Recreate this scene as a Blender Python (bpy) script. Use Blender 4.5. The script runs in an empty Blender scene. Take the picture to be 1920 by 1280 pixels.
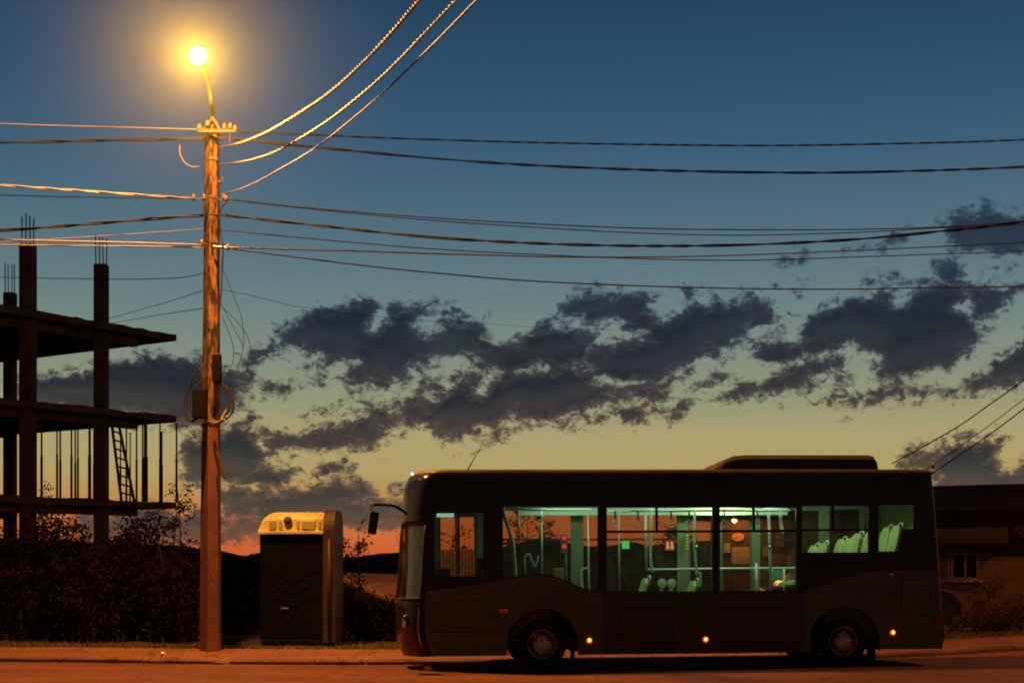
import bpy, math, random
import numpy as np
from mathutils import Vector, Matrix
from mathutils.geometry import tessellate_polygon

random.seed(7); RNG = np.random.default_rng(7)
S = bpy.context.scene
COL = S.collection
R = math.radians
F, CX, HY, CAM_H = 2666.667, 960.0, 1045.0, 1.65      # focal length in pixels of the 1920 frame, horizon row, eye height


def P(px, py, D):
    """point at real distance D along the ray of a photo pixel"""
    return Vector(((px - CX) / F * D, D, CAM_H + (HY - py) / F * D))


def lin(r, g, b):
    return tuple((c / 255 / 12.92) if c / 255 <= .04045 else ((c / 255 + .055) / 1.055) ** 2.4 for c in (r, g, b))


# ------------------------------------------------------------------ mesh builder
class MB:
    def __init__(s):
        s.v = []; s.f = []

    def add(s, vs, fs):
        o = len(s.v); s.v += [tuple(p) for p in vs]; s.f += [tuple(i + o for i in f) for f in fs]; return s

    def box(s, c, d, rot=None):
        x, y, z = d[0] / 2, d[1] / 2, d[2] / 2
        vs = [Vector(p) for p in ((-x, -y, -z), (x, -y, -z), (x, y, -z), (-x, y, -z), (-x, -y, z), (x, -y, z), (x, y, z), (-x, y, z))]
        if rot is not None: vs = [rot @ p for p in vs]
        c = Vector(c)
        return s.add([p + c for p in vs], [(0, 3, 2, 1), (4, 5, 6, 7), (0, 1, 5, 4), (1, 2, 6, 5), (2, 3, 7, 6), (3, 0, 4, 7)])

    def bb(s, x0, x1, y0, y1, z0, z1):
        return s.box(((x0 + x1) / 2, (y0 + y1) / 2, (z0 + z1) / 2), (x1 - x0, y1 - y0, z1 - z0))

    def tube(s, pts, r, n=6, closed=False):
        pts = [Vector(p) for p in pts]; m = len(pts)
        rs = r if isinstance(r, (list, tuple)) else [r] * m
        vs = []; fs = []; prev = None
        for i, p in enumerate(pts):
            a = pts[i - 1] if (i or closed) else p
            b = pts[(i + 1) % m] if (i < m - 1 or closed) else p
            t = (b - a).normalized() if (b - a).length > 1e-9 else Vector((0, 0, 1))
            if prev is None:
                up = Vector((0, 0, 1)) if abs(t.z) < .9 else Vector((0, 1, 0))
                u = t.cross(up).normalized()
            else:
                u = (prev - t * prev.dot(t)).normalized()
            prev = u; w = t.cross(u)
            for k in range(n):
                an = 2 * math.pi * k / n
                vs.append(p + (u * math.cos(an) + w * math.sin(an)) * rs[i])
        for i in range(m if closed else m - 1):
            j = (i + 1) % m
            for k in range(n):
                l = (k + 1) % n
                fs.append((i * n + k, i * n + l, j * n + l, j * n + k))
        if not closed:
            fs.append(tuple(range(n - 1, -1, -1))); fs.append(tuple((m - 1) * n + k for k in range(n)))
        return s.add(vs, fs)

    def lathe(s, prof, origin, rot=None, n=24, close=False):
        vs = []; fs = []; o = Vector(origin); m = len(prof)
        for r, z in prof:
            for k in range(n):
                a = 2 * math.pi * k / n
                p = Vector((r * math.cos(a), r * math.sin(a), z))
                vs.append(o + (rot @ p if rot is not None else p))
        for i in range(m if close else m - 1):
            j = (i + 1) % m
            for k in range(n):
                l = (k + 1) % n
                fs.append((i * n + k, i * n + l, j * n + l, j * n + k))
        if not close:
            fs.append(tuple(range(n - 1, -1, -1))); fs.append(tuple((m - 1) * n + k for k in range(n)))
        return s.add(vs, fs)

    def panel(s, outer, holes, a0, a1, mp=None):
        """flat polygon (u,w) with holes, thickness a0..a1; mp(u,a,w)->xyz"""
        mp = mp or (lambda u, a, w: (u, a, w))
        loops = [outer] + list(holes)
        tris = tessellate_polygon([[Vector((u, w, 0)) for u, w in lp] for lp in loops])
        flat = [q for lp in loops for q in lp]; n = len(flat)
        vs = [mp(u, a0, w) for u, w in flat] + [mp(u, a1, w) for u, w in flat]
        fs = []
        for t in tris:
            a, b, c = (Vector((flat[i][0], flat[i][1])) for i in t)
            ar = (b.x - a.x) * (c.y - a.y) - (c.x - a.x) * (b.y - a.y)
            if abs(ar) < 1e-9: continue
            t = t if ar > 0 else (t[0], t[2], t[1])
            fs.append(tuple(t)); fs.append((t[2] + n, t[1] + n, t[0] + n))
        o = 0
        for lp in loops:
            m = len(lp)
            for i in range(m):
                j = (i + 1) % m
                fs.append((o + i, o + i + n, o + j + n, o + j))
            o += m
        return s.add(vs, fs)

    def grid(s, rows, thick=None):
        m = len(rows); n = len(rows[0])
        vs = [p for r in rows for p in r]
        fs = [(i * n + k, i * n + k + 1, (i + 1) * n + k + 1, (i + 1) * n + k) for i in range(m - 1) for k in range(n - 1)]
        return s.add(vs, fs)

    def build(s, name, mat, parent=None, smooth=False, bevel=0, solid=0, recalc=False, sub=0):
        me = bpy.data.meshes.new(name); me.from_pydata(s.v, [], s.f); me.update()
        o = bpy.data.objects.new(name, me); COL.objects.link(o)
        if mat is not None: me.materials.append(mat)
        if recalc:
            import bmesh
            bm = bmesh.new(); bm.from_mesh(me); bmesh.ops.recalc_face_normals(bm, faces=bm.faces); bm.to_mesh(me); bm.free()
        if smooth: me.polygons.foreach_set('use_smooth', [True] * len(me.polygons))
        if solid:
            md = o.modifiers.new('solid', 'SOLIDIFY'); md.thickness = solid; md.offset = 0
        if bevel:
            md = o.modifiers.new('bevel', 'BEVEL'); md.width = bevel; md.segments = 2; md.limit_method = 'ANGLE'; md.angle_limit = R(40)
        if sub:
            md = o.modifiers.new('sub', 'SUBSURF'); md.levels = sub; md.render_levels = sub
        if parent is not None: o.parent = parent
        return o


def tag(o, label, cat, group=None):
    o['label'] = label; o['category'] = cat
    if group: o['group'] = group
    return o


def empty(name, loc, label, cat, group=None, rot=None):
    o = bpy.data.objects.new(name, None); COL.objects.link(o); o.location = loc
    o.empty_display_size = .2
    if rot: o.rotation_euler = rot
    return tag(o, label, cat, group)


def struct(o, kind='structure'):
    o['kind'] = kind; return o


def children(o):
    return [c for c in COL.objects if c.parent == o]


def copy_tree(o, parent=None):
    c = o.copy(); COL.objects.link(c); c.parent = parent
    for ch in children(o): copy_tree(ch, c)
    return c


# ------------------------------------------------------------------ materials
def mat(name, col, rough=.6, metal=0, var=0, vscale=8, bump=0, bscale=40, col2=None, spec=.5, coat=0, stretch=None):
    m = bpy.data.materials.new(name); m.use_nodes = True
    nt = m.node_tree; N = nt.nodes; L = nt.links; b = N['Principled BSDF']
    b.inputs['Base Color'].default_value = (*col, 1); b.inputs['Roughness'].default_value = rough
    b.inputs['Metallic'].default_value = metal; b.inputs['Specular IOR Level'].default_value = spec
    b.inputs['Coat Weight'].default_value = coat
    if var or bump or col2:
        tc = N.new('ShaderNodeTexCoord'); src = tc.outputs['Object']
        if stretch:
            mp = N.new('ShaderNodeMapping'); mp.inputs['Scale'].default_value = stretch
            L.new(src, mp.inputs['Vector']); src = mp.outputs['Vector']
    if var or col2:
        n = N.new('ShaderNodeTexNoise'); n.inputs['Scale'].default_value = vscale; n.inputs['Detail'].default_value = 8
        n.inputs['Roughness'].default_value = .65
        L.new(src, n.inputs['Vector'])
        r = N.new('ShaderNodeValToRGB'); r.color_ramp.elements[0].position = .36 if not col2 else .44; r.color_ramp.elements[1].position = .64 if not col2 else .56
        c2 = col2 or tuple(min(1, c * (1 + var)) for c in col)
        c1 = col if col2 else tuple(c * (1 - var) for c in col)
        r.color_ramp.elements[0].color = (*c1, 1); r.color_ramp.elements[1].color = (*c2, 1)
        L.new(n.outputs['Fac'], r.inputs['Fac']); L.new(r.outputs['Color'], b.inputs['Base Color'])
    if bump:
        n2 = N.new('ShaderNodeTexNoise'); n2.inputs['Scale'].default_value = bscale; n2.inputs['Detail'].default_value = 6
        L.new(src, n2.inputs['Vector'])
        bp = N.new('ShaderNodeBump'); bp.inputs['Strength'].default_value = bump; bp.inputs['Distance'].default_value = .02
        L.new(n2.outputs['Fac'], bp.inputs['Height']); L.new(bp.outputs['Normal'], b.inputs['Normal'])
    return m


def emit(name, col, k, through=False):
    m = bpy.data.materials.new(name); m.use_nodes = True
    nt = m.node_tree; N = nt.nodes; L = nt.links; N.clear()
    o = N.new('ShaderNodeOutputMaterial'); e = N.new('ShaderNodeEmission')
    e.inputs['Color'].default_value = (*col, 1); e.inputs['Strength'].default_value = k
    if through:
        t = N.new('ShaderNodeBsdfTransparent'); a = N.new('ShaderNodeAddShader')
        L.new(t.outputs[0], a.inputs[0]); L.new(e.outputs[0], a.inputs[1]); L.new(a.outputs[0], o.inputs['Surface'])
    else:
        L.new(e.outputs[0], o.inputs['Surface'])
    return m


def glass(name, tint, refl=.9):
    m = bpy.data.materials.new(name); m.use_nodes = True
    nt = m.node_tree; N = nt.nodes; L = nt.links; N.clear()
    o = N.new('ShaderNodeOutputMaterial'); t = N.new('ShaderNodeBsdfTransparent'); g = N.new('ShaderNodeBsdfGlossy')
    t.inputs['Color'].default_value = (*tint, 1); g.inputs['Roughness'].default_value = .02; g.inputs['Color'].default_value = (refl, refl, refl, 1)
    fr = N.new('ShaderNodeFresnel'); fr.inputs['IOR'].default_value = 1.45
    mx = N.new('ShaderNodeMixShader')
    L.new(fr.outputs[0], mx.inputs[0]); L.new(t.outputs[0], mx.inputs[1]); L.new(g.outputs[0], mx.inputs[2])
    d = N.new('ShaderNodeBsdfDiffuse'); d.inputs['Color'].default_value = (.45, .42, .36, 1)      # dust and wiped smears
    tc = N.new('ShaderNodeTexCoord'); mp = N.new('ShaderNodeMapping'); mp.inputs['Rotation'].default_value = (0, .5, 0); mp.inputs['Scale'].default_value = (3, 1, 1)
    n = N.new('ShaderNodeTexNoise'); n.inputs['Scale'].default_value = 2.2; n.inputs['Detail'].default_value = 6; n.inputs['Distortion'].default_value = .6
    r = N.new('ShaderNodeMapRange'); r.inputs['From Min'].default_value = .4; r.inputs['From Max'].default_value = .8; r.inputs['To Min'].default_value = .012; r.inputs['To Max'].default_value = .09
    L.new(tc.outputs['Object'], mp.inputs['Vector']); L.new(mp.outputs[0], n.inputs['Vector']); L.new(n.outputs['Fac'], r.inputs['Value'])
    m2 = N.new('ShaderNodeMixShader'); L.new(r.outputs[0], m2.inputs[0]); L.new(mx.outputs[0], m2.inputs[1]); L.new(d.outputs[0], m2.inputs[2]); L.new(m2.outputs[0], o.inputs['Surface'])
    return m


M = dict(
    concrete=mat('concrete', (.30, .26, .23), .9, var=.35, vscale=3, bump=.4, bscale=18),
    dark_concrete=mat('raw_concrete', (.10, .062, .048), .95, var=.4, vscale=1.5, bump=.4, bscale=12),
    pole=mat('pole_concrete', (.17, .072, .068), .85, var=.25, vscale=5, bump=.5, bscale=25, stretch=(1, 1, .35)),
    pole_streaks=mat('peel_and_shadow_streaks', (.24, .125, .08), .8, col2=(.012, .007, .006), vscale=13, bump=.4, bscale=25, stretch=(1, 1, .3)),  # dark streaks paint in cable shadows along with peeling concrete
    steel=mat('dull_steel', (.25, .23, .21), .5, metal=.6, var=.3),
    zinc=mat('galvanised_steel', (.12, .10, .075), .65, metal=.1, var=.2),
    rust=mat('rusty_rod', (.06, .04, .03), .9),
    ceramic=mat('ceramic', (.17, .14, .10), .35),
    wire=mat('wire_sheath', (.014, .013, .013), .7),
    bare=mat('lamplit_wire', (.22, .19, .15), .6), cable_grey=mat('grey_cable_sheath', (.058, .048, .038), .6), dull=mat('dull_wire', (.022, .022, .024), .7),  # bare: lamplight put into a lighter copy of the wire colour
    black_box=mat('black_housing', (.008, .006, .005), .8, spec=.1, var=.2),
    wood=mat('old_wood', (.09, .06, .04), .9, var=.4, vscale=6),
    cabin_blue=mat('dark_blue_plastic', (.0035, .0045, .009), .7, var=.15, spec=.12),
    cabin_roof=mat('pale_plastic_roof', (.74, .72, .40), .5, var=.14, vscale=4),
    cabin_grey=mat('grey_plastic', (.055, .034, .024), .6, var=.25, vscale=10),
    bus_paint=mat('olive_paint', (.10, .115, .026), .38, coat=.25, var=.22, vscale=2.5, stretch=(.6, 1, 2.2)),
    bus_dark=mat('maroon_panel', (.055, .032, .022), .4, coat=.2, var=.25, vscale=2, stretch=(.5, 1, 2.5)),
    bus_black=mat('black_gloss_panel', (.012, .012, .012), .25),
    bus_roof=mat('roof_paint', (.06, .05, .025), .6, var=.2, vscale=3),
    bus_under=mat('chassis_black', (.012, .011, .010), .9),
    rubber=mat('tyre_rubber', (.016, .015, .014), .85),
    hub=mat('hub_steel', (.80, .58, .40), .5, metal=.1, var=.3, vscale=14),
    seal=mat('rubber_seal', (.012, .012, .012), .7),
    inner=mat('grey_trim', (.42, .47, .42), .6),
    inner_dark=mat('dark_trim', (.07, .075, .07), .7),
    rail=mat('pale_green_rail', (.62, .74, .60), .3),
    seat=mat('lime_seat', (.50, .56, .22), .7, var=.12, vscale=14),
    seat_shell=mat('dark_seat_shell', (.03, .035, .03), .5),
    rubber_floor=mat('vinyl_floor', (.06, .06, .055), .7),
    red_lens=mat('red_lens', (.28, .025, .02), .25),
    amber_lens=mat('amber_lens', (1, .32, .14), .3),
    chrome=mat('chrome', (.75, .72, .66), .12, metal=1),
    car=mat('dark_car_paint', (.012, .012, .016), .2, coat=.5),
    wall=mat('rough_plaster', (.125, .062, .05), .95, var=.2, vscale=2.5, bump=.3, bscale=20),
    tile=mat('dark_roof_tiles', (.009, .0075, .007), 1, spec=.1, var=.3, vscale=6),
    awning=mat('awning_cloth', (.02, .014, .012), .9),
    frame=mat('window_frame_paint', (.30, .19, .14), .6),
    board=mat('ochre_board', (.55, .42, .2), .8, var=.15, vscale=6),
    board2=mat('brown_board', (.3, .2, .12), .8, var=.15, vscale=6),
    paper=mat('pale_notice', (.6, .56, .4), .8, var=.1),
    hill=mat('hill_scrub', (.02, .022, .02), 1, var=.3, vscale=.02),
    soil=mat('dry_soil', (.055, .040, .028), 1, var=.4, vscale=1.2, bump=.5, bscale=8),
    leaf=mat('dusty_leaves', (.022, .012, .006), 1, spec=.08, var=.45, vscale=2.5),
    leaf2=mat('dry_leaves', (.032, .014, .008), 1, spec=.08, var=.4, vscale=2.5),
    twig=mat('twig_bark', (.05, .035, .025), .9),
    grass=mat('dry_grass', (.09, .07, .03), .9),
    shed_roof=mat('shed_sheet_roof', (.85, .36, .14), .9, var=.3, vscale=2),
    litter=mat('white_plastic', (.8, .78, .7), .5),
)
M['glass'] = glass('side_glass', (.70, .72, .68))
M['far_glass'] = glass('far_side_glass', (.66, .55, .38))
M['screen_glass'] = glass('windscreen_glass', (.34, .36, .30), .22)
M['house_glass'] = mat('window_pane', (.012, .02, .03), .06)
M['tube'] = emit('fluorescent', (.72, 1, .78), 6)
M['marker'] = emit('marker_lamp_glow', (1, .30, .03), 5); M['marker_rim'] = emit('marker_lens_glow', (1, .06, .008), .75)
M['white_marker'] = emit('white_lamp_glow', (.75, .95, 1), 3)
M['bulb'] = emit('sodium_bulb', (1, .62, .2), 28, through=True)
M['shop_bulb'] = emit('warm_bulb', (1, .55, .14), 22, through=True)
M['red_led'] = emit('red_display', (1, .03, .05), 1.1)
M['green_led'] = emit('green_display', (.06, .75, .08), .75)
M['green_pale'] = emit('green_figure', (.25, 1, .3), .9)

# asphalt and pavement: patches, cracks, grit
def asphalt(name, c1, c2, scale, bump):
    m = bpy.data.materials.new(name); m.use_nodes = True
    nt = m.node_tree; N = nt.nodes; L = nt.links; b = N['Principled BSDF']
    b.inputs['Roughness'].default_value = .85; b.inputs['Specular IOR Level'].default_value = .3
    tc = N.new('ShaderNodeTexCoord')
    mp = N.new('ShaderNodeMapping'); mp.inputs['Scale'].default_value = (.35, 1, 1); L.new(tc.outputs['Object'], mp.inputs['Vector'])
    n = N.new('ShaderNodeTexNoise'); n.inputs['Scale'].default_value = scale; n.inputs['Detail'].default_value = 9; n.inputs['Roughness'].default_value = .6
    L.new(mp.outputs['Vector'], n.inputs['Vector'])
    r = N.new('ShaderNodeValToRGB'); r.color_ramp.elements[0].position = .35; r.color_ramp.elements[1].position = .68
    r.color_ramp.elements[0].color = (*c1, 1); r.color_ramp.elements[1].color = (*c2, 1)
    L.new(n.outputs['Fac'], r.inputs['Fac'])
    g = N.new('ShaderNodeTexNoise'); g.inputs['Scale'].default_value = 45; g.inputs['Detail'].default_value = 4
    L.new(tc.outputs['Object'], g.inputs['Vector'])
    gr = N.new('ShaderNodeMapRange'); gr.inputs['From Min'].default_value = .3; gr.inputs['From Max'].default_value = .7
    gr.inputs['To Min'].default_value = .75; gr.inputs['To Max'].default_value = 1.2
    L.new(g.outputs['Fac'], gr.inputs['Value'])
    vo = N.new('ShaderNodeTexVoronoi'); vo.feature = 'DISTANCE_TO_EDGE'; vo.inputs['Scale'].default_value = .45
    dn = N.new('ShaderNodeTexNoise'); dn.inputs['Scale'].default_value = 1.5; L.new(tc.outputs['Object'], dn.inputs['Vector'])
    va = N.new('ShaderNodeVectorMath'); va.operation = 'ADD'; L.new(tc.outputs['Object'], va.inputs[0]); L.new(dn.outputs['Color'], va.inputs[1])
    L.new(va.outputs[0], vo.inputs['Vector'])
    cr = N.new('ShaderNodeMapRange'); cr.inputs['From Max'].default_value = .02; cr.inputs['To Min'].default_value = .4
    L.new(vo.outputs['Distance'], cr.inputs['Value'])
    mu = N.new('ShaderNodeMath'); mu.operation = 'MULTIPLY'; L.new(gr.outputs[0], mu.inputs[0]); L.new(cr.outputs[0], mu.inputs[1])
    sc = N.new('ShaderNodeVectorMath'); sc.operation = 'SCALE'; L.new(r.outputs['Color'], sc.inputs[0]); L.new(mu.outputs[0], sc.inputs['Scale'])
    L.new(sc.outputs[0], b.inputs['Base Color'])
    bp = N.new('ShaderNodeBump'); bp.inputs['Strength'].default_value = bump; bp.inputs['Distance'].default_value = .01
    L.new(g.outputs['Fac'], bp.inputs['Height']); L.new(bp.outputs['Normal'], b.inputs['Normal'])
    return m
M['asphalt'] = asphalt('asphalt', (.075, .026, .021), (.150, .056, .045), .8, .6)
M['pavement'] = asphalt('dusty_pavement', (.115, .046, .040), (.19, .085, .07), .9, .4)
M['kerb'] = asphalt('kerb_concrete', (.10, .048, .046), (.17, .09, .08), 1.6, .5)

# ------------------------------------------------------------------ ground, road, pavement
def slope(x): return .007 * min(max(x, 0), 40)
KERB_PX = [(-900, 1236), (-300, 1238), (0, 1240), (200, 1242), (420, 1245), (640, 1246), (900, 1245), (1200, 1243), (1450, 1241), (1600, 1237), (1750, 1229), (1850, 1223), (1940, 1217), (2100, 1206), (2400, 1195)]
KERB = []
for px, py in KERB_PX:
    D = 23
    for _ in range(30):
        x = (px - CX) / F * D
        D = (CAM_H - (slope(x) - .09)) * F / (py - HY)
    KERB.append((x, D))
KERB.insert(0, (-70, KERB[0][1])); KERB.append((70, KERB[-1][1] + 9))
_kx = np.array([k[0] for k in KERB]); _ky = np.array([k[1] for k in KERB])
def kerb_y(x): return float(np.interp(x, _kx, _ky))
def road_z(x, y):
    yk = kerb_y(x); t = min(max((y - 20.9) / max(.2, (yk - 20.9)), 0), 1)
    return slope(x) - .09 * t
def pave_z(x): return slope(x) - .09 + .085

XS = [-70, -50, -35, -25] + [i * .5 for i in range(-40, 41)] + [25, 32, 42, 55, 70]
mb = MB(); rows = []
for t in (-1.2, -.6, 0, .4, .6, .7, .8, .86, .9, .94, .97, 1.0):
    rows.append([(x, kerb_y(x) * t, road_z(x, kerb_y(x) * t)) for x in XS])
for x_row in rows: pass
mb.grid(rows); struct(mb.build('road', M['asphalt'], smooth=True))
mb = MB(); rows = []
for dy in (.14, .5, 1.0, 1.5, 1.9):
    rows.append([(x, kerb_y(x) + dy, pave_z(x) + (.004 + .03 * max(0, dy - .5))) for x in XS])
mb.grid(rows); struct(mb.build('pavement', M['pavement'], smooth=True))
# kerb stones: one strip of chipped stones
mb = MB(); x = -30.0; rr = random.Random(3)
while x < 30:
    Ln = 1.5 + rr.uniform(-.05, .05)
    xs = [x + Ln * i / 5 + (.004 if i == 0 else (-.004 if i == 5 else 0)) for i in range(6)]
    dip = rr.uniform(-.004, .006)
    prof = lambda xx, ch: [(xx, kerb_y(xx) - .004, road_z(xx, kerb_y(xx)) - .05), (xx, kerb_y(xx) - .002, pave_z(xx) - .03 + dip - ch),
                           (xx, kerb_y(xx) + .035, pave_z(xx) + .008 + dip - ch), (xx, kerb_y(xx) + .15, pave_z(xx) + .01 + dip), (xx, kerb_y(xx) + .16, pave_z(xx) - .15)]
    chips = [rr.choice([0, 0, .003, .006, .045 if i in (0, 5) else .006]) for i in range(6)]
    rows = [prof(a, c) for a, c in zip(xs, chips)]
    mb.grid(rows)
    n0 = len(mb.v) - 30
    mb.f.append(tuple(n0 + k for k in range(4, -1, -1))); mb.f.append(tuple(n0 + 25 + k for k in range(5)))
    x += Ln
struct(mb.build('kerb', M['kerb']))
# soil behind the pavement, falling away behind, out to the horizon
mb = MB(); rows = []
GX = [-480, -300, -160, -80, -50, -30, -22, -16, -12, -9, -7, -5.5, -4, -2, 0, 2, 4, 6, 8, 10, 12, 15, 20, 30, 50, 100, 300, 480]
rr = random.Random(5)
def ground_z(x, y):
    b = .03 + slope(x)
    if y < 40: return b
    return b - min(2.5, (y - 40) * .03) * (1 if x > -9 else .3)
for dy, zz in ((1.85, 0), (3, .02), (5, .03), (8, .03), (12, .04), (17, 0), (25, 0), (45, 0), (90, 0), (180, 0), (300, 0), (410, 0)):
    rows.append([(gx, kerb_y(max(-60, min(60, gx))) + dy, ground_z(gx, 24 + dy) + zz + (rr.uniform(-.02, .02) if 2 < dy < 30 else 0) - (.02 if dy < 2 else 0)) for gx in GX])
mb.grid(rows); struct(mb.build('ground', M['soil'], smooth=True))
mb = MB(); mb.grid([[(-480, -60, -.6), (-70, -60, -.6), (70, -60, -.6), (480, -60, -.6)], [(-480, 26, -.6), (-70, 26, -.6), (70, 26, -.6), (480, 26, -.6)]])
mb.v = [(a, b, -.35) for a, b, c in mb.v]
struct(mb.build('roadside_ground', M['soil']))

# ------------------------------------------------------------------ hills
def hill(name, D, pts, depth, m, jag, seed):
    rr = random.Random(seed); mb = MB(); top = []; px = pts[0][0]
    xs = np.arange(pts[0][0], pts[-1][0], 12.0)
    ys = np.interp(xs, [p[0] for p in pts], [p[1] for p in pts])
    rows = [[], [], [], []]
    for a, b in zip(xs, ys):
        b += rr.uniform(-jag, jag)
        p = P(a, b, D); dx = (a - CX) / F
        rows[0].append((dx * (D - depth), D - depth, -6)); rows[1].append((dx * (D - depth * .4), D - depth * .4, p.z * .62 - 2))
        rows[2].append(tuple(p)); rows[3].append((dx * (D + depth), D + depth, -6))
    mb.grid(rows); return struct(mb.build(name, m, smooth=False))
hill('hills', 380, [(-2600, 1000), (-900, 990), (0, 1008), (260, 1020), (340, 1022), (415, 1032), (455, 1042), (490, 1034), (560, 1030), (640, 1046), (690, 1040), (745, 1034), (830, 1034), (930, 1028), (985, 1014), (1018, 1004), (1050, 1012), (1075, 1020), (1120, 1024), (1150, 1022), (1175, 1014), (1215, 1022), (1260, 1018), (1320, 1012), (1450, 1014), (1700, 1010), (2400, 1000), (4000, 985)], 45, M['hill'], 1.2, 2)

th = hill('treeline', 110, [(-2600, 1030), (-400, 1034), (300, 1038), (430, 1044), (480, 1036), (500, 1040), (620, 1048), (660, 1043), (700, 1050), (760, 1046), (900, 1050), (1000, 1046), (1150, 1043), (1200, 1036), (1240, 1026), (1300, 1030), (1700, 1020), (4000, 1020)], 12, M['hill'], 4.5, 4)
th['kind'] = 'stuff'
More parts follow.
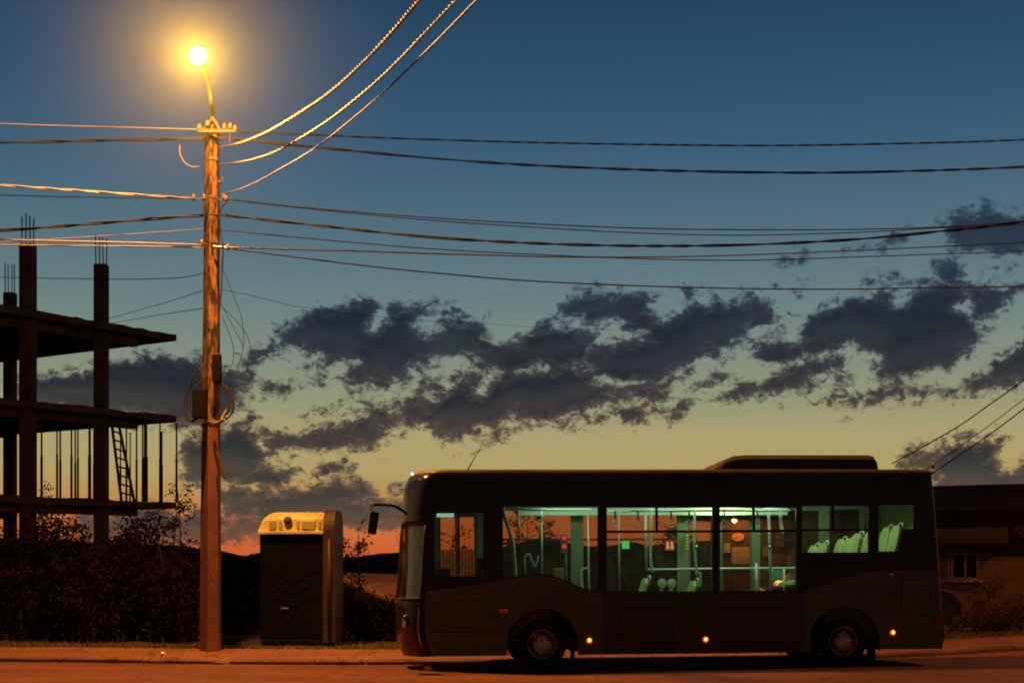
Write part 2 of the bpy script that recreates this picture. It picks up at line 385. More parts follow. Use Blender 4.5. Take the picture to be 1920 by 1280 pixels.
# ------------------------------------------------------------------ sky dome
def sky_object():
    az_in = np.arange(-21.5, 21.51, .14); el_in = np.arange(-.6, 23.0, .14)
    az = np.concatenate([np.arange(-180, -21.5, 6), az_in, np.arange(27, 181, 6)])
    el = np.concatenate([np.array([-20, -8, -3]), el_in, np.array([26, 32, 40, 50, 60, 70, 80, 90])])
    A, E = np.meshgrid(np.radians(az), np.radians(el))
    Rd = 4500.0
    X = Rd * np.cos(E) * np.sin(A); Y = Rd * np.cos(E) * np.cos(A); Z = Rd * np.sin(E)
    inb = (np.abs(A) < 1.2) & (np.abs(E) < 1.2)
    px = np.where(inb, CX + F * np.tan(A), 1e5); py = np.where(inb, HY - F * np.tan(E) / np.cos(np.where(inb, A, 0)), 1e5)
    polys = [
        (1, [(515, 625), (560, 598), (590, 572), (610, 582), (650, 565), (700, 563), (710, 580), (700, 612), (722, 595), (722, 578), (760, 570), (795, 582), (782, 610), (800, 630), (845, 605), (880, 600), (908, 603), (915, 628), (945, 645), (985, 632), (1025, 615), (1075, 612), (1120, 625), (1100, 665), (1080, 682), (1000, 692), (960, 697), (905, 690), (880, 672), (800, 665), (775, 685), (770, 712), (700, 716), (655, 728), (650, 702), (665, 680), (640, 676), (610, 690), (575, 688), (598, 668), (560, 660), (540, 645)]),
        (1, [(1012, 605), (1035, 585), (1070, 568), (1110, 550), (1160, 547), (1215, 548), (1225, 565), (1205, 585), (1225, 600), (1270, 590), (1300, 570), (1340, 562), (1400, 565), (1450, 577), (1472, 590), (1430, 610), (1400, 625), (1365, 650), (1330, 665), (1290, 690), (1240, 715), (1180, 722), (1110, 707), (1095, 670), (1130, 642), (1180, 642), (1215, 625), (1190, 615), (1160, 602), (1110, 600), (1060, 595)]),
        (1, [(500, 815), (520, 808), (560, 812), (600, 800), (620, 785), (660, 782), (700, 770), (740, 765), (780, 752), (815, 745), (840, 720), (870, 702), (900, 708), (900, 735), (920, 715), (960, 692), (1010, 690), (1060, 685), (1100, 690), (1130, 715), (1200, 715), (1250, 722), (1240, 748), (1180, 752), (1120, 757), (1080, 768), (1050, 787), (1000, 795), (960, 785), (930, 806), (860, 820), (812, 818), (800, 795), (760, 800), (720, 812), (700, 838), (650, 838), (620, 850), (560, 846), (520, 850), (500, 860), (492, 840)]),
        (.62, [(930, 798), (1000, 788), (1060, 776), (1090, 772), (1150, 764), (1200, 758), (1262, 762), (1275, 780), (1180, 790), (1110, 800), (1060, 800), (1000, 812), (950, 815)]),
        (.95, [(1328, 748), (1380, 725), (1430, 712), (1480, 690), (1530, 670), (1588, 666), (1570, 692), (1540, 707), (1510, 724), (1450, 742), (1400, 740), (1350, 757)]),
        (1, [(1400, 652), (1430, 640), (1500, 632), (1500, 600), (1540, 580), (1590, 555), (1660, 550), (1682, 572), (1720, 538), (1790, 532), (1807, 555), (1790, 580), (1830, 600), (1847, 625), (1830, 650), (1790, 682), (1740, 702), (1690, 707), (1640, 702), (1650, 672), (1600, 652), (1540, 657), (1480, 682), (1430, 680)]),
        (.95, [(1818, 542), (1870, 533), (1918, 540), (1900, 567), (1860, 592), (1830, 600)]),
        (.85, [(1533, 757), (1560, 735), (1600, 745), (1650, 738), (1680, 720), (1740, 728), (1800, 720), (1850, 700), (1860, 670), (1920, 643), (1990, 640), (1990, 700), (1900, 722), (1830, 732), (1760, 740), (1650, 750), (1580, 760)]),
        (1, [(1783, 412), (1820, 405), (1850, 392), (1885, 402), (1925, 408), (2000, 415), (2000, 470), (1925, 472), (1880, 472), (1830, 472), (1788, 467)]),
        (.62, [(1752, 490), (1800, 478), (1815, 500), (1782, 522), (1755, 512)]), (.68, [(1848, 510), (1905, 497), (1900, 522), (1853, 532)]),
        (.68, [(1478, 492), (1500, 476), (1535, 472), (1530, 484), (1510, 498), (1482, 502)]), (.6, [(1620, 526), (1640, 512), (1650, 522), (1630, 532)]), (.62, [(1660, 520), (1680, 510), (1688, 526), (1668, 530)]),
        (.58, [(1455, 545), (1480, 530), (1505, 535), (1500, 560), (1470, 560)]), (.55, [(1575, 465), (1640, 452), (1700, 440), (1700, 450), (1640, 465)]), (.5, [(1260, 540), (1290, 535), (1330, 540), (1290, 548)]),
        (1, [(1685, 872), (1720, 845), (1790, 830), (1840, 820), (1884, 816), (1886, 840), (1868, 862), (1880, 880), (1930, 856), (2050, 840), (2050, 935), (1760, 935), (1740, 890)]),
        (.97, [(20, 712), (60, 705), (110, 698), (160, 692), (200, 678), (260, 666), (310, 662), (370, 678), (400, 692), (470, 700), (490, 718), (450, 738), (442, 768), (410, 790), (380, 802), (340, 792), (300, 782), (60, 765), (20, 755)]),
        (1.05, [(335, 838), (370, 820), (430, 800), (470, 802), (480, 822), (500, 832), (490, 868), (560, 876), (640, 868), (655, 882), (580, 902), (500, 912), (420, 907), (350, 900), (338, 870)]),
        (1.2, [(405, 925), (480, 920), (560, 914), (620, 906), (690, 913), (702, 925), (640, 940), (680, 948), (760, 940), (800, 960), (800, 985), (700, 990), (640, 985), (560, 1000), (420, 1015), (405, 985), (480, 968), (420, 955)]),
        (1.15, [(150, 962), (410, 960), (425, 1010), (380, 1022), (150, 1020)]),
        (.7, [(725, 917), (770, 903), (800, 912), (790, 928), (735, 927)]), (.6, [(655, 905), (680, 902), (705, 915), (670, 918)]),
        (.66, [(503, 738), (530, 718), (545, 710), (568, 730), (525, 747)]), (.7, [(558, 782), (600, 766), (640, 754), (662, 757), (625, 775), (590, 784)]), (.62, [(645, 760), (690, 750), (705, 754), (690, 765)]),
        (.62, [(580, 715), (600, 690), (622, 688), (612, 712), (590, 724)]), (.58, [(435, 680), (480, 655), (510, 640), (520, 655), (480, 690), (440, 705)]), (.66, [(475, 725), (520, 715), (540, 728), (500, 742)]), (.6, [(455, 795), (470, 770), (480, 790)]),
        (.6, [(1288, 722), (1350, 688), (1372, 700), (1322, 742), (1290, 748)]), (.6, [(1230, 785), (1260, 755), (1310, 742), (1300, 762), (1250, 790)]), (.62, [(1560, 690), (1600, 700), (1590, 718), (1560, 722)]), (.55, [(1110, 790), (1160, 775), (1150, 795)]),
        (.55, [(835, 590), (845, 565), (862, 580), (880, 600)]), (.5, [(900, 840), (925, 815), (915, 838)]), (.58, [(760, 590), (800, 700), (850, 720), (830, 745), (780, 735)]), (.6, [(1480, 520), (1500, 515), (1520, 525), (1490, 532)]),
    ]
    best = np.full(px.shape, -60.0)
    msk = inb & (px > -80) & (px < 2010) & (py > 300) & (py < 1060)
    qx = px[msk]; qy = py[msk]; out = np.full(qx.shape, -60.0)
    for w, pl in polys:
        x0 = np.array([p[0] for p in pl], float); y0 = np.array([p[1] for p in pl], float)
        x1 = np.roll(x0, -1); y1 = np.roll(y0, -1)
        d2 = np.full(qx.shape, 1e9); ins = np.zeros(qx.shape, bool)
        for a, b, c, d in zip(x0, y0, x1, y1):
            ex, ey = c - a, d - b
            t = np.clip(((qx - a) * ex + (qy - b) * ey) / (ex * ex + ey * ey + 1e-9), 0, 1)
            d2 = np.minimum(d2, (qx - a - t * ex) ** 2 + (qy - b - t * ey) ** 2)
            cr = ((b > qy) != (d > qy)) & (qx < (c - a) * (qy - b) / (d - b + 1e-12) + a)
            ins ^= cr
        sd = np.sqrt(d2) * np.where(ins, 1, -1)
        sd = np.minimum(sd, 40 * w) - (1 - w) * 22
        out = np.maximum(out, sd)
    best[msk] = out
    cl = np.clip(np.where(best > 0, .5 + best / 80, .5 + best / 130), 0, 1)
    below = np.vstack([cl[:5] * 0 + cl[0], cl[:-5]]); und = np.clip((cl - below) * 2.2, 0, 1)
    # scattered cloud elsewhere, out of view
    off = ~(msk) & (E > .05) & (E < .25)
    cl[off] = np.maximum(cl[off], .32)
    ny, nx = A.shape
    me = bpy.data.meshes.new('sky')
    vs = np.stack([X, Y, Z], -1).reshape(-1, 3)
    idx = np.arange(ny * nx).reshape(ny, nx)
    fs = np.stack([idx[:-1, :-1], idx[1:, :-1], idx[1:, 1:], idx[:-1, 1:]], -1).reshape(-1, 4)
    me.vertices.add(len(vs)); me.vertices.foreach_set('co', vs.ravel())
    me.loops.add(fs.size); me.loops.foreach_set('vertex_index', fs.ravel())
    me.polygons.add(len(fs)); me.polygons.foreach_set('loop_start', np.arange(0, fs.size, 4)); me.polygons.foreach_set('loop_total', np.full(len(fs), 4))
    me.update(calc_edges=True)
    at = me.attributes.new('cloud', 'FLOAT', 'POINT'); at.data.foreach_set('value', cl.ravel().astype(np.float32))
    au = me.attributes.new('under', 'FLOAT', 'POINT'); au.data.foreach_set('value', und.ravel().astype(np.float32))
    me.polygons.foreach_set('use_smooth', [True] * len(me.polygons))
    o = bpy.data.objects.new('sky', me); COL.objects.link(o); o.location = (0, 0, CAM_H)
    m = bpy.data.materials.new('dusk_sky'); m.use_nodes = True; nt = m.node_tree; N = nt.nodes; L = nt.links; N.clear()
    out = N.new('ShaderNodeOutputMaterial'); em = N.new('ShaderNodeEmission')
    tc = N.new('ShaderNodeTexCoord'); nz = N.new('ShaderNodeVectorMath'); nz.operation = 'NORMALIZE'; L.new(tc.outputs['Object'], nz.inputs[0])
    sp = N.new('ShaderNodeSeparateXYZ'); L.new(nz.outputs[0], sp.inputs[0])
    # elevation ramp
    mr = N.new('ShaderNodeMapRange'); mr.inputs['From Min'].default_value = 0; mr.inputs['From Max'].default_value = .6
    L.new(sp.outputs['Z'], mr.inputs['Value'])
    rp = N.new('ShaderNodeValToRGB'); cr = rp.color_ramp; cr.interpolation = 'LINEAR'
    stops = [(1045, (205, 92, 46)), (1010, (208, 106, 54)), (965, (204, 118, 62)), (935, (188, 138, 78)), (890, (180, 158, 100)), (820, (172, 160, 112)), (750, (147, 151, 118)), (680, (130, 143, 125)), (600, (113, 134, 130)), (520, (97, 122, 129)), (420, (79, 109, 124)), (300, (61, 95, 120)), (150, (46, 80, 109)), (0, (36, 67, 95)), (-700, (20, 42, 68)), (-1700, (12, 25, 50))]
    cr.elements[0].position = 0; cr.elements[0].color = (*lin(*stops[0][1]), 1)
    cr.elements[1].position = 1; cr.elements[1].color = (*lin(*stops[-1][1]), 1)
    for y, c in stops[1:-1]:
        t = math.sin(math.atan((HY - y) / F)) / .6
        e = cr.elements.new(t); e.color = (*lin(*c), 1)
    L.new(mr.outputs[0], rp.inputs['Fac'])
    # darker towards the east, behind the camera
    bk = N.new('ShaderNodeMapRange'); bk.inputs['From Min'].default_value = .1; bk.inputs['From Max'].default_value = .92
    bk.inputs['To Min'].default_value = .22; bk.inputs['To Max'].default_value = 1
    L.new(sp.outputs['Y'], bk.inputs['Value'])
    # clouds
    at = N.new('ShaderNodeAttribute'); at.attribute_name = 'cloud'
    mp = N.new('ShaderNodeMapping'); mp.inputs['Rotation'].default_value = (0, R(14), 0); mp.inputs['Scale'].default_value = (.75, 1, 1.15); L.new(nz.outputs[0], mp.inputs['Vector'])
    n1 = N.new('ShaderNodeTexNoise'); n1.inputs['Scale'].default_value = 42; n1.inputs['Detail'].default_value = 7; n1.inputs['Roughness'].default_value = .6; n1.inputs['Distortion'].default_value = .35
    n2 = N.new('ShaderNodeTexNoise'); n2.inputs['Scale'].default_value = 150; n2.inputs['Detail'].default_value = 6; n2.inputs['Roughness'].default_value = .62; n2.inputs['Distortion'].default_value = .5
    L.new(mp.outputs[0], n1.inputs['Vector']); L.new(mp.outputs[0], n2.inputs['Vector'])
    def math_(op, a, b=None, c=None):
        x = N.new('ShaderNodeMath'); x.operation = op
        for i, q in enumerate((a, b, c)):
            if q is None: continue
            if isinstance(q, (int, float)): x.inputs[i].default_value = q
            else: L.new(q, x.inputs[i])
        return x.outputs[0]
    s1 = math_('MULTIPLY_ADD', n1.outputs['Fac'], .75, -.36)
    s2 = math_('MULTIPLY_ADD', n2.outputs['Fac'], .80, -.39)
    n3 = N.new('ShaderNodeTexNoise'); n3.inputs['Scale'].default_value = 420; n3.inputs['Detail'].default_value = 5; n3.inputs['Roughness'].default_value = .6; n3.inputs['Distortion'].default_value = .8
    L.new(mp.outputs[0], n3.inputs['Vector'])
    s3 = math_('MULTIPLY_ADD', n3.outputs['Fac'], .30, -.15)
    dn = math_('ADD', math_('ADD', math_('ADD', math_('ADD', at.outputs['Fac'], .032), s1), s2), s3)
    op = N.new('ShaderNodeMapRange'); op.interpolation_type = 'SMOOTHSTEP'; op.inputs['From Min'].default_value = .42; op.inputs['From Max'].default_value = .64
    L.new(dn, op.inputs['Value'])
    core = N.new('ShaderNodeMapRange'); core.interpolation_type = 'SMOOTHSTEP'; core.inputs['From Min'].default_value = .5; core.inputs['From Max'].default_value = .88
    L.new(dn, core.inputs['Value'])
    def ramp(stops):
        q = N.new('ShaderNodeValToRGB'); c = q.color_ramp
        c.elements[0].position = 0; c.elements[0].color = (*lin(*stops[0][1]), 1); c.elements[1].position = 1; c.elements[1].color = (*lin(*stops[-1][1]), 1)
        for y, k in stops[1:-1]:
            e = c.elements.new(math.sin(math.atan((HY - y) / F)) / .6); e.color = (*lin(*k), 1)
        L.new(mr.outputs[0], q.inputs['Fac']); return q.outputs['Color']
    rim = ramp([(1045, (150, 80, 55)), (960, (112, 88, 70)), (880, (98, 84, 68)), (790, (88, 76, 68)), (680, (64, 66, 70)), (560, (54, 65, 78)), (400, (46, 64, 84)), (-1700, (20, 34, 60))])
    cor = ramp([(1045, (92, 62, 48)), (960, (74, 66, 58)), (880, (54, 56, 55)), (790, (42, 46, 50)), (680, (36, 42, 50)), (560, (33, 44, 55)), (400, (38, 54, 72)), (-1700, (14, 24, 44))])
    ua = N.new('ShaderNodeAttribute'); ua.attribute_name = 'under'
    cf = math_('MULTIPLY', core.outputs[0], math_('SUBTRACT', 1, math_('MULTIPLY', ua.outputs['Fac'], .42)))
    mxc = N.new('ShaderNodeMix'); mxc.data_type = 'RGBA'; L.new(cf, mxc.inputs[0]); L.new(rim, mxc.inputs[6]); L.new(cor, mxc.inputs[7])
    mx = N.new('ShaderNodeMix'); mx.data_type = 'RGBA'
    L.new(op.outputs[0], mx.inputs[0]); L.new(rp.outputs['Color'], mx.inputs[6]); L.new(mxc.outputs[2], mx.inputs[7])
    L.new(mx.outputs[2], em.inputs['Color']); L.new(bk.outputs[0], em.inputs['Strength'])
    L.new(em.outputs[0], out.inputs['Surface'])
    m.cycles.emission_sampling = 'NONE'
    me.materials.append(m)
    return struct(o)
sky_object()

# ------------------------------------------------------------------ the pole
PD = 24.75
pole = empty('utility_pole', P(391, 1218, PD), 'tall streaked concrete utility pole carrying all the wires at the kerb', 'utility pole')
PB = pole.matrix_basis.translation.copy()
def PL(px, py, D=PD): return P(px, py, D) - PB
def ring(px0, px1, py, D):
    """trapezoid section of the pole, edge turned to the camera"""
    a = P(px0, py, D); b = P(px1, py, D); w = b.x - a.x; cx = (a.x + b.x) / 2
    pts = [(-.5, .42), (.04, -.5), (.10, -.5), (.47, -.22), (.5, .3), (.25, .5), (-.25, .55)]
    return [(cx + u * w - PB.x, D + v * w - PB.y, a.z - PB.z) for u, v in pts]
mb = MB(); rows = []
prof = [(369.5, 412.5, 1222), (370, 412, 1200), (371, 412, 1100), (372, 412, 1000), (373.5, 411.5, 900), (374.5, 411, 800)]
def cap(mb, rows):
    n = len(rows[0]); mb.grid([r + [r[0]] for r in rows])
    mb.add(rows[0], [tuple(range(n))]); mb.add(rows[-1], [tuple(range(n - 1, -1, -1))])
cap(mb, [ring(a, b, y, PD) for a, b, y in prof]); mb.build('lower_shaft', M['pole'], pole, recalc=True)
mb = MB(); prof = [(374.6, 410.8, 800), (376, 411, 700), (377.5, 410.5, 600), (378.5, 410, 500), (379.5, 410, 400), (380.5, 409.5, 300), (381, 409, 246), (384, 406, 238)]
cap(mb, [ring(a, b, y, PD) for a, b, y in prof]); mb.build('upper_shaft', M['pole_streaks'], pole, recalc=True)
# bands round the shaft
for py, w in ((790, 3), (300, 2.5), (250, 3), (403, 2), (372, 2), (455, 2.5)):
    mb = MB(); a = ring(373.4 if py > 700 else 379.3, 412.5 if py > 700 else 410.8, py - w, PD - .005); b = ring(373.4 if py > 700 else 379.3, 412.5 if py > 700 else 410.8, py + w, PD - .005)
    cap(mb, [b, a]); mb.build('steel_band', M['steel'] if py > 280 else M['zinc'], pole, recalc=True)
# crossarm with insulators
mb = MB(); mb.box(PL(408, 246, PD - .24), (.66, .05, .06)); mb.build('crossarm', M['zinc'], pole, bevel=.008)
mb = MB(); mb.tube([PL(399, 222, PD - .2), PL(406, 232, PD - .22), PL(413, 247, PD - .23)], .028); mb.tube([PL(397, 222, PD - .2), PL(388, 236, PD - .2), PL(374, 247, PD - .2)], .022); mb.build('arm_brace', M['zinc'], pole)
def insulator(px, py, D=PD - .24, s=1.0, hang=False):
    mb = MB(); prof = [(.012, 0), (.012, .03), (.04, .03), (.045, .05), (.03, .06), (.042, .075), (.045, .09), (.028, .10), (.03, .12), (.018, .13)]
    mb.lathe([(r * s, z * s) for r, z in prof], PL(px, py, D), n=12)
    return mb.build('insulator', M['ceramic'], pole, smooth=True)
for px, py in ((374, 247), (389, 240), (421, 245), (432, 245), (441, 249)): insulator(px, py)
for px, py in ((363, 377), (424, 380), (420, 376), (383, 377), (378, 462), (427, 470)): insulator(px, py, PD - .2, .9)
for pts, r in (([PL(384, 372), PL(362, 374, PD - .2)], .012), ([PL(400, 374), PL(426, 376, PD - .2)], .012), ([PL(386, 458), PL(374, 458, PD - .1)], .014), ([PL(400, 462, PD - .2), PL(440, 466, PD - .2)], .022), ([PL(408, 338), PL(417, 345), PL(417, 332)], .014)):
    mb = MB(); mb.tube(pts, r); mb.build('hook_bracket', M['steel'], pole)
mb = MB(); mb.tube([PL(431, 249, PD - .24), PL(431, 268, PD - .24)], .008); mb.build('hanger_rod', M['zinc'], pole)
# boxes, coils, stub arm
mb = MB(); mb.box(PL(406.5, 690, PD - .22), (.15, .13, .47)); mb.bb(*[c for q in zip(PL(399, 718, PD - .28), PL(414, 712, PD - .2)) for c in q]); mb.build('junction_box', M['black_box'], pole, bevel=.012)
mb = MB(); mb.box(PL(375, 757, PD - .2), (.24, .16, .50)); mb.build('meter_box', M['black_box'], pole, bevel=.015)
mb = MB(); mb.tube([PL(400, 795, PD - .2), PL(411, 792, PD - .25), PL(420, 786, PD - .3)], .035, 8); mb.build('clamp_arm', M['steel'], pole)
mb = MB(); mb.box(PL(414, 871, PD - .2), (.055, .04, .52), Matrix.Rotation(R(-17), 3, 'Y')); mb.build('wooden_strut', M['wood'], pole, bevel=.006)
def spline(pts, n=8):
    pts = [Vector(p) for p in pts]; out = []
    for i in range(len(pts) - 1):
        p0 = pts[max(i - 1, 0)]; p1 = pts[i]; p2 = pts[i + 1]; p3 = pts[min(i + 2, len(pts) - 1)]
        for k in range(n):
            t = k / n
            out.append(.5 * ((2 * p1) + (p2 - p0) * t + (2 * p0 - 5 * p1 + 4 * p2 - p3) * t * t + (3 * p1 - p0 - 3 * p2 + p3) * t ** 3))
    out.append(pts[-1]); return out
def pxline(q, D0, D1=None, n=8, off=None):
    D1 = D0 if D1 is None else D1
    m = len(q); ln = [0]
    for i in range(1, m): ln.append(ln[-1] + math.dist(q[i], q[i - 1]))
    return spline([P(a, b, D0 + (D1 - D0) * l / ln[-1]) - (off or Vector()) for (a, b), l in zip(q, ln)], n)
mb = MB()
for q, r in (([(376, 680), (362, 706), (350, 735), (345, 765), (352, 785), (366, 786), (374, 770)], .013), ([(374, 690), (360, 720), (352, 750), (350, 775), (362, 792)], .011), ([(378, 700), (356, 726), (347, 750), (346, 772), (356, 790), (372, 784)], .011), ([(378, 712), (361, 735), (356, 765), (364, 782)], .010)):
    mb.tube(pxline(q, PD - .22, off=PB), r, 5)
mb.build('cable_coil', M['wire'], pole, smooth=True)
mb = MB()
for q, r in (([(414, 718), (428, 732), (437, 755), (434, 775), (424, 786), (414, 785)], .012), ([(413, 716), (424, 730), (431, 752), (428, 772), (416, 784)], .012), ([(412, 712), (430, 728), (439, 752), (437, 772), (420, 788)], .009)):
    mb.tube(pxline(q, PD - .2, off=PB), r, 5)
mb.build('cable_coil', M['wire'], pole, smooth=True)
mb = MB(); mb.tube(pxline([(425, 768), (420, 778), (416, 786)], PD - .22, off=PB), .02, 6); mb.build('cable_tag', mat('yellow_tag', (.5, .3, .06), .6), pole)
mb = MB()
for q, r in (([(424, 380), (414, 392), (412, 420), (417, 460), (416, 500), (415, 540), (410, 600), (408, 660)], .014), ([(418, 455), (418, 480), (416, 520), (413, 570), (408, 612), (407, 640)], .013), ([(413, 560), (411, 600), (410, 650)], .010)):
    mb.tube(pxline(q, PD - .25, off=PB), r, 5)
mb.build('down_lead', M['wire'], pole, smooth=True)
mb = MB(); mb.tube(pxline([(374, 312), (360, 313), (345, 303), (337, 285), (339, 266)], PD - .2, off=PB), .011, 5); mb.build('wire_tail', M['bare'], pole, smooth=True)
mb = MB()
for q in ([(420, 508), (440, 560), (453, 595), (457, 640), (452, 670), (442, 696)], [(417, 575), (440, 598), (460, 622), (469, 648), (466, 670), (456, 690)], [(416, 590), (430, 625), (438, 655), (436, 680), (426, 700)], [(415, 570), (436, 610), (452, 640), (456, 655)]):
    mb.tube(pxline(q, PD - .2, off=PB), .006, 4)
mb.build('loose_lead', M['wire'], pole, smooth=True)

# ------------------------------------------------------------------ street lamp on the pole top
LD = 23.2
LP = P(372, 105, LD)
lamp = empty('street_lamp', P(397, 240, PD - .1), 'glowing sodium street lamp on a curved arm atop the pole', 'street lamp')
LB = lamp.matrix_basis.translation.copy()
mb = MB(); arm = spline([P(397, 243, PD - .1) - LB, P(398, 215, PD - .12) - LB, P(396, 190, PD - .45) - LB, P(391, 160, 24.25) - LB, P(383, 122, 23.8) - LB, P(378, 97, 23.5) - LB], 8)
mb.tube(arm, .038, 8); mb.build('lamp_arm', M['zinc'], lamp, smooth=True)
ax = (P(372, 105, LD) - P(378, 97, 23.5)).normalized()
tilt = Vector((0, -1, -.75)).normalized().to_track_quat('Z', 'Y').to_matrix()
mb = MB(); mb.lathe([(.02, -.40), (.07, -.38), (.08, -.24), (.11, -.15), (.137, -.07), (.138, -.05), (.128, -.05)], LP - LB, tilt, 20); mb.build('lamp_housing', M['steel'], lamp, smooth=True)
mb = MB(); mb.lathe([(.125, -.055), (.125, .02), (.11, .10), (.075, .16), (.02, .185)], LP - LB, tilt, 20); mb.build('lamp_bowl', M['bulb'], lamp, smooth=True)
ld = bpy.data.lights.new('sodium_light', 'POINT'); ld.energy = 1; ld.shadow_soft_size = .09; ld.use_nodes = True
nt = ld.node_tree; N = nt.nodes; L = nt.links; em = [n for n in N if n.type == 'EMISSION'][0]
LAMP_COL = (1.0, .35, .055); LAMP_K = 10600
em.inputs['Color'].default_value = (*LAMP_COL, 1)
ge = N.new('ShaderNodeNewGeometry'); sp = N.new('ShaderNodeSeparateXYZ'); L.new(ge.outputs['Incoming'], sp.inputs[0])
mr = N.new('ShaderNodeMapRange'); mr.interpolation_type = 'SMOOTHSTEP'; mr.inputs['From Min'].default_value = .1; mr.inputs['From Max'].default_value = .55
mr.inputs['To Min'].default_value = LAMP_K; mr.inputs['To Max'].default_value = LAMP_K * .15
L.new(sp.outputs['Y'], mr.inputs['Value'])
L.new(mr.outputs[0], em.inputs['Strength'])
lo = bpy.data.objects.new('sodium_light', ld); COL.objects.link(lo); lo.parent = lamp; lo.location = LP - LB + Vector((0, -.02, -.03))

# the next lamp along the street stands to the right, outside the picture; its light reaches the right part of the road
lamp2 = copy_tree(lamp); lamp2.location = LB + Vector((23, 1.6, .15)); lamp2['label'] = 'next street lamp along the road, beyond the right edge of the picture'
for c_ in children(lamp2):
    if c_.type == 'LIGHT':
        c_.data = ld.copy(); q_ = [n for n in c_.data.node_tree.nodes if n.type == 'MAP_RANGE'][0]
        q_.inputs['To Min'].default_value = LAMP_K * .42; q_.inputs['To Max'].default_value = LAMP_K * .34
mb = MB(); mb.tube([(23 - 5.3, PD + 1.6, -.1), (23 - 5.3, PD + 1.6, 4.5), (23 - 5.3, PD + 1.6, LB.z + .1)], [.2, .17, .13], 8); tag(mb.build('utility_pole', M['pole']), 'bare pole of the next street lamp, beyond the right edge of the picture', 'utility pole')
# ------------------------------------------------------------------ wires
def wire(q, D0, D1, r, label, m='wire', twist=False, pitch=.55, n=10):
    pts = pxline(q, D0, D1, n); mb = MB()
    if not twist:
        mb.tube(pts, r, 5)
    else:
        dense = []; acc = 0; out = [[], []]
        for i in range(len(pts) - 1):
            k = max(1, int((pts[i + 1] - pts[i]).length / .05))
            for j in range(k): dense.append(pts[i].lerp(pts[i + 1], j / k))
        dense.append(pts[-1]); prev = dense[0]
        for i, p in enumerate(dense):
            acc += (p - prev).length; t = (dense[min(i + 1, len(dense) - 1)] - dense[max(i - 1, 0)]).normalized(); prev = p
            u = t.cross(Vector((0, 0, 1))).normalized(); w = t.cross(u); an = acc / pitch * math.pi + 1.6 * math.sin(acc * .9) + .9 * math.sin(acc * 2.3 + 1)
            for h in (0, 1):
                a = an + h * math.pi
                out[h].append(p + (u * math.cos(a) + w * math.sin(a)) * r * .8)
        for h in out: mb.tube(h, r * .8, 5)
    o = mb.build('twisted_cable' if twist else 'overhead_wire', M[m], smooth=True)
    return tag(o, label, 'cable' if twist else 'wire', 'overhead wires at the pole')
A = PD - .24
wire([(440, 246), (700, 258), (950, 266), (1200, 271), (1450, 273), (1700, 269), (1920, 262), (2300, 240)], A, 27, .012, 'topmost thin wire running right from the crossarm', twist=True, pitch=.4)
wire([(409, 258), (600, 277), (800, 296), (1000, 310), (1250, 320), (1500, 324), (1700, 321), (1920, 313), (2300, 290)], A, 27, .017, 'upper thick dark cable sagging right across the blue sky', twist=True, pitch=.9)
wire([(424, 373), (570, 389), (750, 404), (950, 417), (1200, 428), (1450, 431), (1700, 428), (1920, 416), (2300, 385)], A, 27, .011, 'upper strand of the close thin wire pair running right below the hooks', m='dull')
wire([(426, 374), (575, 391), (760, 409), (950, 423), (1200, 437), (1400, 441), (1600, 436), (1750, 428), (1920, 420), (2300, 395)], A, 27.5, .010, 'lower strand of the close thin wire pair running right below the hooks', m='dull')
wire([(414, 403), (600, 423), (800, 444), (1000, 456), (1200, 461), (1400, 459), (1600, 449), (1750, 435), (1920, 415), (2300, 350)], A, 25.5, .018, 'lower thick dark twisted cable sagging right past the small top right cloud', twist=True, pitch=.8)
wire([(412, 431), (600, 449), (800, 466), (1000, 477), (1200, 485), (1400, 488), (1600, 482), (1800, 475), (1920, 470), (2300, 440)], A, 28, .010, 'single thin dark wire just below the lower thick cable on the right', m='wire')
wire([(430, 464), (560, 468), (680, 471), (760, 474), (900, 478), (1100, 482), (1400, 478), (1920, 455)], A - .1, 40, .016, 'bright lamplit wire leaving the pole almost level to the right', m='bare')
wire([(430, 466), (560, 483), (700, 500), (850, 515), (1000, 527), (1200, 536), (1400, 541), (1600, 542), (1750, 539), (1920, 537), (2300, 530)], A, 29, .013, 'lowest long wire on the right, hanging just above the clouds', m='dull')
wire([(413, 542), (480, 556), (580, 578), (760, 598), (900, 606), (1050, 615), (1300, 622)], A, 60, .005, 'faint thin wire passing in front of the big dark cloud', m='wire')
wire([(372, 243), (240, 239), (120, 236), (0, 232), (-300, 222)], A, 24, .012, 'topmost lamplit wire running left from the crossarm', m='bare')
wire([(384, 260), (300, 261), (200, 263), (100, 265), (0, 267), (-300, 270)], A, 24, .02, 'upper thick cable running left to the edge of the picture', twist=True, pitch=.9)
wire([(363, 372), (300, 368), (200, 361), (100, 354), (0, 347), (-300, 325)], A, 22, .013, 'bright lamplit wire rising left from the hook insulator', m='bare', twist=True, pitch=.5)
wire([(363, 373), (240, 371), (120, 369), (0, 366), (-300, 360)], A, 27, .008, 'faint wire running almost level left from the hook insulator', m='wire')
wire([(382, 403), (300, 409), (200, 417), (100, 425), (0, 432), (-300, 452)], A, 24, .020, 'thick twisted cable dropping gently left above the bare columns', m='wire', twist=True, pitch=.8)
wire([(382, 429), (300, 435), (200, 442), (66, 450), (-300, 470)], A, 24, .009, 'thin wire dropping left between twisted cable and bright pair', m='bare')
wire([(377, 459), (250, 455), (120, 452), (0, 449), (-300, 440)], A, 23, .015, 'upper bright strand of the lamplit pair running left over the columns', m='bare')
wire([(377, 464), (300, 462), (200, 461), (100, 460), (0, 459), (-300, 456)], A, 23.5, .012, 'lower bright strand of the lamplit pair running left over the columns', m='bare')
